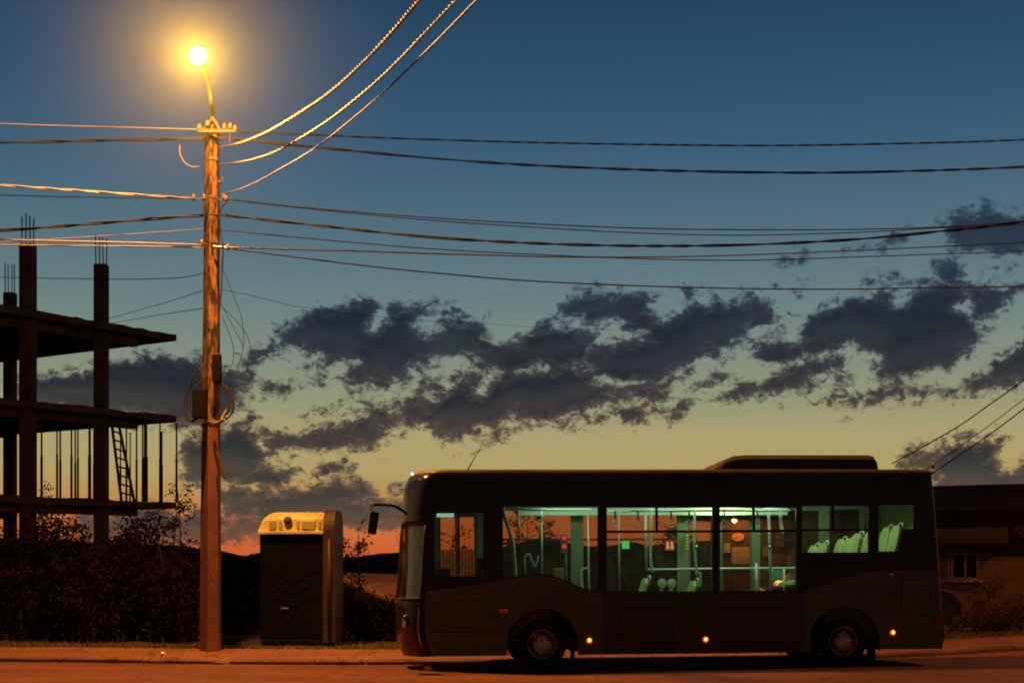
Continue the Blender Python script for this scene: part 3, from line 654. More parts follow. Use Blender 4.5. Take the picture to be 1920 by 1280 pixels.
wire([(380, 512), (366, 516), (330, 521), (260, 523), (120, 522), (-300, 515)], A, 40, .008, 'thin wire with a dark strain clamp, left of the pole above the slab', m='wire')
wire([(380, 545), (300, 570), (200, 598), (150, 612)], A, 52, .008, 'faint wire slanting down left to the top slab', m='wire')
wire([(380, 578), (300, 590), (220, 604), (160, 612)], A, 52, .008, 'lower faint wire slanting down left to the top slab', m='wire')
UW = 'wires crossing over the road towards the viewer'
for q, r, lb, tw in (([(408, 277), (450, 268), (500, 248), (560, 213), (620, 172), (680, 118), (730, 65), (785, 0), (860, -95)], .0145, 'uppermost of three bright twisted cables sweeping up out of the picture top', True),
                 ([(408, 309), (460, 302), (510, 287), (570, 255), (630, 215), (700, 158), (760, 100), (855, 0), (960, -110)], .012, 'middle braided cable of the three sweeping up out of the picture top', True),
                 ([(408, 365), (440, 358), (480, 342), (520, 320), (580, 285), (640, 240), (720, 172), (800, 95), (893, 0), (1000, -115)], .011, 'lowest smooth cable of the three sweeping up out of the picture top', False)):
    o = wire(q, A, 11.5, r, lb, m='cable_grey', twist=tw, pitch=.16); o['group'] = UW
for q, r, lb in (([(1672, 869), (1740, 832), (1800, 797), (1860, 755), (1920, 712), (2050, 615)], .014, 'steepest dark service wire rising right from behind the bus roof'),
             ([(1700, 905), (1755, 868), (1840, 808), (1920, 748), (2050, 650)], .009, 'thin middle service wire rising right behind the bus roof fin'),
             ([(1730, 900), (1770, 872), (1850, 818), (1920, 766), (2050, 665)], .014, 'lowest dark service wire rising right to the picture edge')):
    o = wire(q, 34, 25, r, lb); o['group'] = 'service wires at the right edge'

# ------------------------------------------------------------------ unfinished concrete building
T = P(331, 632, 53)
Ad = Vector((.57, .82, 0)).normalized(); Bd = Vector((-.83, .56, 0)).normalized()
ub = empty('unfinished_building', (T.x - Bd.x * -4 - Ad.x * 4, T.y - Ad.y * 4 + Bd.y * 4, 0), 'unfinished concrete building frame with bare columns and open floors', 'building')
UB = ub.matrix_basis.translation.copy()
def at_ab(a, b, z): return Vector((T.x, T.y, 0)) - Ad * a + Bd * b + Vector((0, 0, z)) - UB
zs = [(P(331, 627, 53).z, .24), (P(338, 782, 53.3).z, .22), (P(340, 943, 53.4).z, .22)]
rr = random.Random(11)
for z, th in zs:
    mb = MB(); edge = []
    for i in range(40): edge.append((16 - 16 * i / 39, rr.uniform(-.05, .03)))
    edge[-1] = (0, 0)
    bot = [(a + 0, b) for a, b in edge] + [(0, 14), (16, 14)]
    n = len(bot)
    vs = [at_ab(a, b, z - th) for a, b in bot] + [at_ab(a, b, z + (rr.uniform(-.03, .05) if i < 39 else 0)) for i, (a, b) in enumerate(bot)]
    fs = [tuple(range(n - 1, -1, -1)), tuple(range(n, 2 * n))] + [(i, (i + 1) % n, n + (i + 1) % n, n + i) for i in range(n)]
    mb.add(vs, fs); mb.build('floor_slab', M['dark_concrete'], ub, recalc=True)
    mb = MB()          # beams under the slab
    for b in (.9, 8.2):
        p = at_ab(7.2, b, z - th - .14); mb.box(p, (12, .35, .30), Matrix.Rotation(math.atan2(Ad.y, Ad.x), 3, 'Z'))
    mb.build('beam', M['dark_concrete'], ub)
def column(px, ytop, b, w, top_z=None, name='column', low=-1):
    k = (px - CX) / F                            # intersect the pixel's ray with the building line b
    a = ((T.x + Bd.x * b) - k * (T.y + Bd.y * b)) / (Ad.x - k * Ad.y)
    y = T.y - Ad.y * a + Bd.y * b; zt = CAM_H + (HY - ytop) / F * y
    c = at_ab(a, b, 0); mb = MB()
    mb.box((c.x, c.y, (zt + low) / 2), (w * .9, w * .9, zt - low), Matrix.Rotation(math.atan2(Ad.y, Ad.x) + .5, 3, 'Z'))
    o = mb.build('column', M['dark_concrete'], ub, bevel=.02)
    h = 55 / F * y
    for dx, dy in ((-.42, -.1), (-.02, -.4), (.40, .1), (.02, .4)):
        m2 = MB(); m2.tube([(c.x + dx * w * .9, c.y + dy * w, zt - .1), (c.x + dx * w * .9 + rr.uniform(-.02, .02), c.y + dy * w, zt + h * rr.uniform(.9, 1.05))], .022, 5)
        m2.build('rebar', M['rust'], o)
    return c
column(52.5, 459, .55, .50); column(190, 496, .55, .47); column(19, 549, 8.2, .46)
# steel props between the two lower slabs
def prop_at(px, b, thick, i):
    k = (px - CX) / F
    a = ((T.x + Bd.x * b) - k * (T.y + Bd.y * b)) / (Ad.x - k * Ad.y)
    p = at_ab(a, b, 0) + UB; z0 = zs[2][0] + .03; z1 = zs[1][0] - zs[1][1] + .0
    r = empty('steel_prop', (p.x, p.y, z0), PROP_LB[i], 'prop', 'steel props under the middle slab')
    mb = MB(); mb.tube([(0, 0, 0), (0, 0, (z1 - z0) * .55)], thick * 1.35, 6); mb.box((0, 0, .01), (.14, .14, .02)); mb.build('outer_tube', M['rust'], r)
    mb = MB(); mb.tube([(0, 0, (z1 - z0) * .55), (0, 0, z1 - z0)], thick, 6); mb.box((0, 0, z1 - z0 - .01), (.14, .14, .02)); mb.build('inner_tube', M['rust'], r)
PROPS = [(78, 3, .035), (107, 2, .03), (113, 4.5, .035), (134, 2, .032), (141, 5, .03), (146, 3, .03), (168, 1.5, .045), (176, 5, .03), (226, 6, .03), (237, 3, .03), (244, 5, .026), (256, 2, .03), (267.5, 1.5, .03), (273, .6, .065), (300, .5, .03), (303, 3.5, .04), (331, .4, .032)]
PW = ['leftmost thin steel prop right beside the broad front column', 'single thin steel prop between the two broad columns, third of the visible gap', 'slightly thicker steel prop in the left pair between the columns', 'left prop of the trio midway between the columns', 'middle prop of the trio midway between the columns', 'right prop of the trio midway between the columns', 'thick steel prop a little left of the right column', 'thin steel prop closest to the left side of the right column', 'prop seen through the rungs of the leaning ladder', 'thin prop just right of the ladder top', 'thinnest prop between the ladder and the thick prop', 'lone prop right of the ladder foot', 'thin prop touching the thickest prop on its left', 'thickest dark prop right of the ladder', 'left strand of the prop pair near the slab tip', 'thicker right prop of the pair near the slab tip', 'last prop on the right, under the tip of the slab']
PROP_LB = PW
for i, (px, b, t) in enumerate(PROPS): prop_at(px, b, t, i)
# ladder leaning between the slabs
def ab_of(px, b):
    k = (px - CX) / F
    a = ((T.x + Bd.x * b) - k * (T.y + Bd.y * b)) / (Ad.x - k * Ad.y)
    return at_ab(a, b, 0) + UB
l0 = ab_of(228, 1.2); l1 = ab_of(252, 1.2); u0 = ab_of(209, 1.6); u1 = ab_of(222, 1.6)
zl, zu = zs[2][0] + .02, zs[1][0] - .25
ladder = empty('wooden_ladder', (l0.x, l0.y, zl), 'dark wooden ladder leaning between two floors of the concrete frame', 'ladder'); LO = Vector((l0.x, l0.y, zl))
l0, l1, u0, u1 = (Vector((p.x, p.y, z)) - LO for p, z in ((l0, zl), (l1, zl), (u0, zu), (u1, zu)))
for a, b in ((l0, u0), (l1, u1)):
    mb = MB(); mb.tube([a, b], .055, 6); mb.build('stile', M['wood'], ladder)
for k in range(1, 9):
    mb = MB(); mb.tube([l0.lerp(u0, k / 9), l1.lerp(u1, k / 9 - .03)], .035, 5); mb.build('rung', M['wood'], ladder)

# ------------------------------------------------------------------ portable toilet
TD = 26.0
tl = P(486, 1000, TD); tb = P(610, 1208, TD)
z0 = ground_z(-4, 26) + .02
toilet = empty('portable_toilet', (0, 0, 0), 'dark blue portable toilet cabin with pale domed roof beside the pole', 'portable toilet')
xl, xr = P(487, 0, TD).x, P(610, 0, TD).x
toilet.location = ((xl + xr) / 2, TD + .55, z0); toilet.rotation_euler = (0, 0, 0)
cx, cy = (xl + xr) / 2, TD + .55
hw = (xr - xl) / 2; zw = P(0, 998, TD).z - z0
mb = MB(); mb.bb(-hw, hw, -.55, .55, .1, zw); mb.bb(-hw + .03, hw - .03, -.58, .52, 0, .1); mb.build('cabin_body', M['cabin_blue'], toilet, bevel=.02)
mb = MB()   # raised ribs of the back panel
for a in (-1, 1):
    for k in range(3):
        mb.box((a * .22, -.555, zw * .40 + k * .22), (.52, .004, .03), Matrix.Rotation(a * R(-28), 3, 'Y'))
for xx in (-hw + .06, hw - .06): mb.box((xx, -.553, zw * .5), (.05, .008, zw * .86))
mb.build('panel_ribs', M['cabin_blue'], toilet, bevel=.008)
mb = MB(); mb.box((-.02 - .12, -.565, zw * .33), (.14, .02, .03)); mb.build('label_plate', M['frame'], toilet)
# domed roof: barrel section, rounded at the left
zt = P(0, 958, TD).z - z0; H = zt - zw
rows = []
for i in range(19):
    t = i / 18; x = -hw - .02 + (2 * hw + .03) * t
    e = min(1, t / .22); up = math.sqrt(max(0, 1 - (1 - e) ** 2)) * .82 + .18
    row = [(x, -.60, zw - .01)]
    for k in range(11):
        an = math.pi * k / 10
        yy = -.58 * math.cos(an); zz = zw + .03 + (H - .03) * up * (math.sin(an) ** .45)
        row.append((x, yy, zz))
    row.append((x, .60, zw - .01)); rows.append(row)
mb = MB(); mb.grid(rows)
n = len(rows[0]); mb.add(rows[0], [tuple(range(n))]); mb.add(rows[-1], [tuple(range(n - 1, -1, -1))])
mb.build('domed_roof', M['cabin_roof'], toilet, smooth=False, recalc=True)
mb = MB()
def roof_y(z_):  # front surface of the dome at a height
    s = min(1, max(0, (z_ - zw - .03) / (H - .03))) ** (1 / .45); return -.58 * math.sqrt(max(0, 1 - s * s))
RIDGE = mat('roof_ridge_plastic', (.42, .44, .27), .55)
def emboss(x0, x1, f0, f1):
    mb = MB()
    q = [];
    for zz in (zw + f0 * H, zw + (f0 + f1) / 2 * H, zw + f1 * H):
        q.append([(x0, roof_y(zz) - .022, zz), (x1, roof_y(zz) - .022, zz)])
    b = [[(x, y + .05, z) for x, y, z in r] for r in q]
    mb.grid(q); mb.grid(b[::-1])
    for i in range(2):
        mb.add([q[i][0], q[i + 1][0], b[i + 1][0], b[i][0]], [(0, 1, 2, 3)]); mb.add([q[i][1], b[i][1], b[i + 1][1], q[i + 1][1]], [(0, 1, 2, 3)])
    mb.add([q[0][0], b[0][0], b[0][1], q[0][1]], [(0, 1, 2, 3)]); mb.add([q[2][0], q[2][1], b[2][1], b[2][0]], [(0, 1, 2, 3)])
    mb.build('roof_ridge', RIDGE, toilet)
for x0, x1 in ((-.42, -.30), (-.24, -.19), (.08, .12), (.17, .42), (.48, .52)): emboss(x0, x1, .18, .86)
mb = MB(); mb.lathe([(.07, 0), (.075, .03), (.05, .05), (.01, .055)], (-.08, roof_y(zw + .55 * H) - .0, zw + .56 * H), Matrix.Rotation(R(70), 3, 'X'), 16); mb.build('vent_cap', M['cabin_grey'], toilet, smooth=True)
mb = MB(); mb.bb(-hw - .03, hw + .01, -.615, -.58, zw - .03, zw + .03); mb.build('roof_rim', M['cabin_roof'], toilet, bevel=.008)
# thick rounded side frame at the right
a0, a1 = P(607, 0, TD).x - cx, P(629, 0, TD).x - cx
zt2 = P(0, 955, TD).z - z0
prof = [(-.66, .05)] + [(-.66, zt2 * .8)] + [(-.66 + .35 * (1 - math.cos(t)), zt2 - .42 + .42 * math.sin(t)) for t in np.linspace(.15, math.pi / 2, 8)]
prof += [(-y, z) for y, z in reversed(prof)]
mb = MB(); mb.panel([(y, z) for y, z in prof], [], a0, a1, lambda u, a, w: (a, u, w)); mb.build('side_frame', M['cabin_grey'], toilet, bevel=.05, recalc=True)
mb = MB(); mb.tube([((a0 + a1) / 2 + .01, -.675, z) for z in (.15, zt2 * .5, zt2 * .78)], [.03, .045, .03], 8); mb.build('frame_rib', M['cabin_grey'], toilet, smooth=True)

# ------------------------------------------------------------------ the bus
BL, BW = 8.02, 2.36
B0 = P(752, 1257.5, 20.74); B0.z = road_z(B0.x, 20.8) + .002
bus = empty('city_bus', B0, 'dark midi bus with lit green interior parked along the kerb', 'bus')
bus.rotation_mode = 'XYZ'
ex = Vector((math.cos(R(5)), math.sin(R(5)), .0055)).normalized(); ey = Vector((-math.sin(R(5)), math.cos(R(5)), -.034)); ey = (ey - ex * ey.dot(ex)).normalized(); ez = ex.cross(ey)
BM = Matrix((ex, ey, ez)).transposed(); bus.rotation_euler = BM.to_euler(); BMI = BM.inverted()
CAM = Vector((0, 0, CAM_H))
def bp(px, py, yl=0.0):
    """local bus (x,z) where a pixel's ray meets the plane local y = yl"""
    o = BMI @ (CAM - B0); d = BMI @ Vector(((px - CX) / F, 1, (HY - py) / F))
    t = (yl - o.y) / d.y; p = o + d * t; return (p.x, p.z)
def bq(px, py, yl):
    x, z = bp(px, py, yl); return Vector((x, yl, z))
ZX0 = ([.2, .27, .45, .6, .99, 1.3, 1.6, 2.0, 2.4, 2.7, 2.82, 2.88], [.06, .02, -.04, -.055, -.05, -.02, .0, .025, .045, .075, .11, .14])
def fx(z): return float(np.interp(z, *ZX0))
def rx(z): return float(np.interp(z, [.2, .46, .52, .62, .70, .76, 1.2, 2.0, 2.88], [8.22, 8.29, 8.285, 8.25, 8.245, 8.25, 8.23, 8.19, 8.13]))
CF, CR = .36, .12
ZTOP = 2.88       # top of side walls
def edge_f(z0, z1, n=10): return [(fx(z) + CF, z) for z in np.linspace(z0, z1, n)]
def edge_r(z0, z1, n=8): return [(rx(z) - CR, z) for z in np.linspace(z0, z1, n)]
# belt line between paint and black band
belt_px = [(870, 1100), (950, 1085), (985, 1079), (1012, 1077), (1040, 1082), (1070, 1094), (1100, 1107), (1130, 1111), (1500, 1111), (1530, 1104), (1570, 1090), (1610, 1076), (1640, 1071), (1700, 1070)]
belt = [bp(*q) for q in belt_px]
zb0 = bp(803, 1110)[1]; zb1 = bp(1766, 1070)[1]
ZBOT = bp(900, 1229)[1]
hub_f = bp(1016, 1207, .1); hub_r = bp(1580, 1198, .1)
RW, RA = hub_f[1] - .0, .53
hub_r = (hub_r[0], RW)
def arch(h, n=12): return [(h[0] - RA * math.cos(math.pi * k / n), max(ZBOT, h[1] + RA * math.sin(math.pi * k / n)) if 0 < k < n else ZBOT) for k in range(n + 1)]
x1 = bp(1130, 1150)[0]; x2 = bp(1508, 1150)[0]
zb_at = lambda x: float(np.interp(x, [b[0] for b in belt], [b[1] for b in belt]))
# lower panels (near side): front, middle, rear
front = [(fx(ZBOT) + CF, ZBOT)] + arch(hub_f) + [(x1 - .001, ZBOT), (x1 - .001, zb_at(x1))] + [b for b in belt[::-1] if b[0] < x1 - .02] + edge_f(ZBOT, zb0)[::-1][:-1]
mid = [(x1 + .001, ZBOT), (x2 - .001, ZBOT), (x2 - .001, zb_at(x2)), (x1 + .001, zb_at(x1))]
xs_ = bp(1648, 1150)[0]
rear = [(x2 + .001, ZBOT)] + arch(hub_r) + [(xs_, ZBOT), (xs_, zb1)] + [b for b in belt[::-1] if x2 + .02 < b[0] < xs_ - .02] + [(x2 + .001, zb_at(x2))]
tail = [(xs_ + .003, ZBOT + .03), (rx(ZBOT) - CR, ZBOT + .03)] + edge_r(ZBOT + .05, zb1) + [(xs_ + .003, zb1)]
for pl, nm, m, d in ((front, 'side_panel', 'bus_paint', 0), (mid, 'side_panel', 'bus_dark', .006), (rear, 'side_panel', 'bus_paint', 0), (tail, 'engine_flap', 'bus_paint', .003)):
    mb = MB(); mb.panel(pl, [], d, .05); mb.build(nm, M[m], bus, recalc=True)
# black glass band with window openings (near side)
def rect(x0, y0, x1_, y1_): return [bp(x0, y1_), bp(x1_, y1_), bp(x1_, y0), bp(x0, y0)]
W = {
    'w0': rect(815, 961, 906, 1079),
    'w1': [bp(*q) for q in ((943, 1083), (985, 1076.5), (1012, 1074.5), (1040, 1079.5), (1070, 1091), (1100, 1105), (1120, 1107), (1121, 949), (943, 949))],
    'w2': rect(1138, 951, 1336, 1108), 'w3': rect(1350, 951, 1493, 1107), 'w4': rect(1504, 948, 1629, 1035),
    'w5': [bp(*q) for q in ((1648, 1033), (1684, 1033), (1692, 991), (1714, 991), (1713, 946), (1648, 946))]}
zmid = np.linspace(zb0, ZTOP, 10)
band = [(fx(zb0) + CF, zb0)] + belt + [(rx(zb1) - CR, zb1)] + edge_r(zb1, ZTOP)[1:] + edge_f(zb0, ZTOP)[::-1][:-1]
mb = MB(); mb.panel(band, list(W.values()), .004, .05); mb.build('window_band', M['bus_black'], bus, recalc=True)
for nm, pl in W.items():
    mb = MB(); mb.add([(x, .03, z) for x, z in pl], [tuple(range(len(pl)))])
    w = mb.build('window', M['glass'], bus, recalc=True)
    bars = {'w0': [((860, 961), (860, 1079), .03)], 'w2': [((1138, 996), (1336, 996), .035), ((1231, 951), (1231, 996), .035)], 'w3': [((1350, 995), (1493, 995), .035), ((1413, 951), (1413, 995), .035)], 'w4': [((1504, 993), (1629, 993), .03), ((1561, 948), (1561, 993), .05)]}.get(nm, [])
    for a, b, t in bars:
        p = bq(*a, .025); q = bq(*b, .025); m2 = MB(); m2.box((p + q) / 2, (abs(q.x - p.x) or t, .03, abs(q.z - p.z) if abs(q.z - p.z) > .1 else t) if abs(q.x - p.x) > .1 else (t, .03, abs(q.z - p.z)))
        m2.build('window_bar', M['seal'], w)
# far side: wall with windows and two glazed doors
yf = BW
def fr(x0, y0, x1_, y1_): return [bp(x0, y1_, yf), bp(x1_, y1_, yf), bp(x1_, y0, yf), bp(x0, y0, yf)]
zd = .38
def fdoor(x0, x1_, y0): a, b = bp(x0, 1000, yf)[0], bp(x1_, 1000, yf)[0]; t = bp(900, y0, yf)[1]; return [(a, zd), (b, zd), (b, t), (a, t)]
farh = [('door', fdoor(822, 893, 958)), ('window', fr(925, 957, 1070, 1116)), ('window', fr(1093, 957, 1269, 1116)), ('door', fdoor(1289, 1409, 957)), ('window', fr(1424, 957, 1534, 1116)), ('window', fr(1553, 955, 1611, 1040)), ('window', fr(1624, 955, 1700, 1000))]
outer = [(fx(.25) + CF, .25), (rx(.25) - CR, .25)] + edge_r(.3, ZTOP) + edge_f(.3, ZTOP)[::-1]
mb = MB(); mb.panel(outer, [h for _, h in farh], yf - .05, yf); mb.build('far_side_wall', mat('far_wall_trim', (.11, .16, .085), .6), bus, recalc=True)
for nm, pl in farh:
    mb = MB(); mb.add([(x, yf - .02, z) for x, z in pl], [tuple(range(len(pl)))]); w = mb.build(nm, M['far_glass'], bus, recalc=True)
    xa, xb, za, zb = pl[0][0], pl[1][0], pl[0][1], pl[2][1]
    m2 = MB()
    if nm == 'door':
        t = .035; xm = (xa + xb) / 2
        for x in (xa + t / 2, xm - t / 2 - .003, xm + t / 2 + .003, xb - t / 2): m2.box((x, yf - .02, (za + zb) / 2), (t, .035, zb - za))
        for z in (za + .05, zb - .05): m2.box(((xa + xb) / 2, yf - .02, z), (xb - xa, .03, .1))
        m2.build('door_frame', M['inner_dark'], w)
    elif zb - za > 1:
        m2.box(((xa + xb) / 2, yf - .025, za + (zb - za) * .66), (xb - xa, .03, .03)); m2.build('window_bar', M['seal'], w)
# front: lower panel, windscreen, header; roof; rear
ny = 15
def front_grid(z0, z1, nz, off=0):
    return [[(fx(z) + CF * abs(2 * y / BW - 1) ** 3.2 + off, y, z) for y in np.linspace(0, BW, ny)] for z in np.linspace(z0, z1, nz)]
mb = MB(); mb.grid(front_grid(ZBOT, 1.05, 9)); mb.build('front_panel', M['bus_black'], bus, smooth=True, solid=.03)
mb = MB(); mb.grid(front_grid(1.05, 2.12, 10)); ws = mb.build('windscreen', M['screen_glass'], bus, smooth=True)
mb = MB()
for y in (0.02, BW / 2, BW - .02): mb.tube([(fx(z) + CF * abs(2 * y / BW - 1) ** 3.2 - .004, y, z) for z in np.linspace(1.05, 2.12, 8)], .018, 6)
mb.tube([(fx(1.05) + CF * abs(2 * y / BW - 1) ** 3.2 - .006, y, 1.05) for y in np.linspace(0, BW, 15)], .02, 6)
mb.build('windscreen_seal', M['seal'], ws, smooth=True)
mb = MB(); mb.grid(front_grid(2.12, ZTOP, 9)); mb.build('header_panel', M['bus_black'], bus, smooth=True, solid=.02)
# corner post strip behind the curved corner (dark seam in the photograph)
mb = MB(); mb.grid([[(fx(z) + CF - .02, -.006, z), (fx(z) + CF + .045, -.006, z)] for z in np.linspace(ZBOT + .02, zb0, 10)]); mb.build('corner_seam', M['seal'], bus, solid=.006)
for y in (.32, BW - .32):
    mb = MB(); mb.lathe([(.10, 0), (.10, .05), (.07, .07), (.01, .08)], (fx(.75) + CF * abs(2 * y / BW - 1) ** 3.2 + .02, y, .72), Matrix.Rotation(R(-90), 3, 'Y'), 16)
    mb.build('headlight', M['chrome'], bus, smooth=True)
mb = MB()
mb.tube([(fx(z) + CF * abs(2 * .04 / BW - 1) ** 3.2 - .012, .04, z) for z in np.linspace(.35, 1.0, 6)], .012, 6); mb.build('corner_trim', M['chrome'], bus, smooth=True)
# roof
rows = []; SEC = [(0, 0), (.012, .03), (.035, .052), (.08, .064), (.3, .078), (.7, .085)]
sec = [(y, dz) for y, dz in SEC] + [(BW / 2, .088)] + [(BW - y, dz) for y, dz in SEC[::-1]]
for x_, k in ((None, 0), (.16, .45), (.20, .75), (.27, .92), (.40, 1), (1.2, 1), (4, 1), (6.8, 1), (7.7, 1), (7.98, .92), (8.06, .6), (None, 0)):
    if x_ is None and not rows: rows.append([(fx(ZTOP) + CF * abs(2 * y / BW - 1) ** 3.2, y, ZTOP) for y, dz in sec])
    elif x_ is None: rows.append([(rx(ZTOP) - CR * abs(2 * y / BW - 1) ** 4, y, ZTOP) for y, dz in sec])
    else:
        rows.append([(x_ + (CF * abs(2 * y / BW - 1) ** 3.2 if x_ < 1 else 0) + 0, y, ZTOP + dz * k) for y, dz in sec])
mb = MB(); mb.grid(rows); mb.build('roof', M['bus_roof'], bus, smooth=True, recalc=True, solid=.01)
mb = MB(); mb.tube([(x_, -.004, ZTOP + .012) for x_ in (.55, 2, 4, 6, 7.95)], .012, 6); mb.build('gutter', M['bus_roof'], bus)
# rear
def rear_grid(z0, z1, nz): return [[(rx(z) - CR * abs(2 * y / BW - 1) ** 6, y, z) for y in np.linspace(0, BW, 17)] for z in np.linspace(z0, z1, nz)]
mb = MB(); mb.grid(rear_grid(.62, ZTOP, 10)); mb.build('rear_panel', M['bus_paint'], bus, smooth=True, solid=.02)
mb = MB(); mb.grid(rear_grid(ZBOT + .03, .62, 6)); mb.build('rear_bumper', M['bus_paint'], bus, smooth=True, solid=.04)
for y in (-.004, BW + .004):
    s = -1 if y < 1 else 1
    mb = MB(); pl = [bp(*q) for q in ((1753, 1170), (1772, 1172), (1771, 1153), (1754, 1156))]
    mb.panel(pl, [], y - .006 * s, y + .008 * s); mb.build('tail_light', M['red_lens'], bus, recalc=True, bevel=.004)
mb = MB(); p = bq(1750, 878, .1); mb.tube([p, p + Vector((-.015, 0, .06)), p + Vector((-.02, 0, .13))], [.028, .018, .006], 8); mb.build('marker_fin', M['red_lens'], bus, smooth=True)
# roof unit
ax0, ax1 = bp(1328, 878, .45)[0], bp(1645, 878, .45)[0]; ztop = bp(1500, 852, .5)[1]
mb = MB(); rows = []; zr = ZTOP + .06
for x_, k, ins in ((ax0, .02, .0), (ax0 + .12, .34, .02), (ax0 + .26, .72, .05), (ax0 + .42, .95, .08), (ax0 + .6, 1, .09), (ax1 - .12, 1, .09), (ax1 - .04, .93, .07), (ax1 - .01, .7, .04), (ax1, .02, 0)):
    h = (ztop - zr) * k; w0 = .38
    rows.append([(x_, w0, zr), (x_, w0 + .03 + ins * .2, zr + h * .75), (x_, w0 + .10 + ins * .4, zr + h * .98), (x_, w0 + .3, zr + h), (x_, BW - w0 - .3, zr + h), (x_, BW - w0 - .10 - ins * .4, zr + h * .98), (x_, BW - w0 - .03, zr + h * .75), (x_, BW - w0, zr)])
mb.grid(rows); mb.build('roof_unit', M['bus_roof'], bus, smooth=False, recalc=True, bevel=.01)
mb = MB(); a = bq(877, 880, .9); b = bq(904, 834, .9); mb.tube([a, a.lerp(b, .25), b], [.012, .008, .003], 5); mb.build('antenna', M['seal'], bus)
# mirror
mb = MB(); mp_ = spline([bq(762, 962, .3), bq(752, 955, .2), bq(738, 948, .1), bq(715, 946, .05), bq(700, 946, .02)], 6); mb.tube(mp_, .022, 8); mir = mb.build('mirror', M['bus_black'], bus, smooth=True)
mb = MB(); c = bq(700, 980, .02); mb.box(c, (.13, .20, .33), Matrix.Rotation(R(9), 3, 'Y')); mb.build('mirror_housing', M['bus_black'], mir, bevel=.03)
mb = MB(); c = bq(697, 951, .02); mb.box(c, (.06, .07, .08)); mb.build('mirror_hinge', M['chrome'], mir, bevel=.01)
# marker lamps, reflector, vents, flaps
for px, py in ((1105, 1200), (1323, 1198), (1674, 1185)):
    mb = MB(); p = bq(px, py, -.012); mb.lathe([(.045, .0), (.045, .014), (.03, .018)], p + Vector((0, .016, 0)), Matrix.Rotation(R(90), 3, 'X'), 14); o = mb.build('marker_lamp', M['seal'], bus)
    mb = MB(); mb.lathe([(.048, 0), (.044, .010), (.025, .018), (.003, .019)], p + Vector((0, -.001, 0)), Matrix.Rotation(R(90), 3, 'X'), 16); mb.build('lens', M['marker_rim'], o, smooth=True)
    mb = MB(); mb.lathe([(.026, .017), (.022, .026), (.012, .03), (.003, .031)], p + Vector((0, -.001, .004)), Matrix.Rotation(R(90), 3, 'X'), 14); mb.build('bulb', M['marker'], o, smooth=True)
mb = MB(); p = bq(945, 1144, -.006); mb.box(p, (.13, .016, .065)); mb.build('side_reflector', M['amber_lens'], bus, bevel=.006)
mb = MB(); p = bq(773, 889, .32); mb.lathe([(.02, 0), (.02, .014), (.014, .024), (.003, .028)], p, Matrix.Rotation(R(40), 3, 'X'), 12); mb.build('clearance_lamp', M['white_marker'], bus, smooth=True)
mb = MB()
for py in (1109, 1116, 1123):
    p = bq(1672, py, -.002); mb.box(p, (.17, .014, .026), Matrix.Rotation(R(6), 3, 'Y') @ Matrix.Rotation(R(50), 3, 'X'))
mb.build('vent_louvre', M['chrome'], bus, bevel=.004)
mb = MB(); p = bq(1671, 1076, -.002); mb.lathe([(.035, 0), (.03, .012), (.012, .016)], p, Matrix.Rotation(R(90), 3, 'X'), 12); mb.build('flap_lock', M['chrome'], bus, smooth=True)
mb = MB(); p = bq(1650, 1090, -.003); mb.box(p, (.015, .012, .30)); mb.build('flap_hinge', M['bus_paint'], bus)
mb = MB(); p = bq(830, 1184, -.002); mb.box(p + Vector((.15, 0, 0)), (.55, .006, .02)); mb.build('step_groove', M['seal'], bus)
for px, yy in ((1076, .08), (1640, .1)):
    mb = MB(); p = bq(px, 1232, yy); mb.box(p + Vector((0, .16, 0)), (.02, .34, .28)); mb.build('mud_flap', M['rubber'], bus)
for x0_, y0_, x1_, y1_ in ((1165, 1140, 1262, 1216), (1350, 1140, 1470, 1216), (830, 1125, 920, 1175), (1690, 1085, 1745, 1150)):
    mb = MB(); cs_ = [bq(x0_, y0_, -.001), bq(x1_, y0_, -.001), bq(x1_, y1_, -.001), bq(x0_, y1_, -.001)]
    mb.tube([c + Vector((0, .004, 0)) for c in cs_], .007, 4, closed=True); mb.build('hatch_seam', M['seal'], bus)
# underside
mb = MB(); mb.panel([(fx(.3) + .35, .3), (8.05, .3), (8.05, .42), (fx(.3) + .35, .42)], [], .08, BW - .08); mb.bb(2.6, 3.8, .5, 1.9, .24, .3); mb.bb(6.7, 7.8, .4, 2.0, .22, .3); mb.build('chassis', M['bus_under'], bus, recalc=True)
for h in (hub_f, hub_r):
    pl = [(h[0] - RA * math.cos(math.pi * k / 12), h[1] + RA * math.sin(math.pi * k / 12)) for k in range(13)]
    ins_ = [(h[0] - (RA - .03) * math.cos(math.pi * k / 12), h[1] + (RA - .03) * math.sin(math.pi * k / 12)) for k in range(13)]
    for ya, yb in ((.01, .5), (BW - .5, BW - .01)):
        mb = MB(); rowsa = [[(x, ya, z) for x, z in pl], [(x, yb, z) for x, z in pl]]
        mb.grid(rowsa); mb.add([(x, yb if ya < 1 else ya, z) for x, z in pl], [tuple(range(13))])
        mb.build('wheel_arch', M['bus_under'], bus)
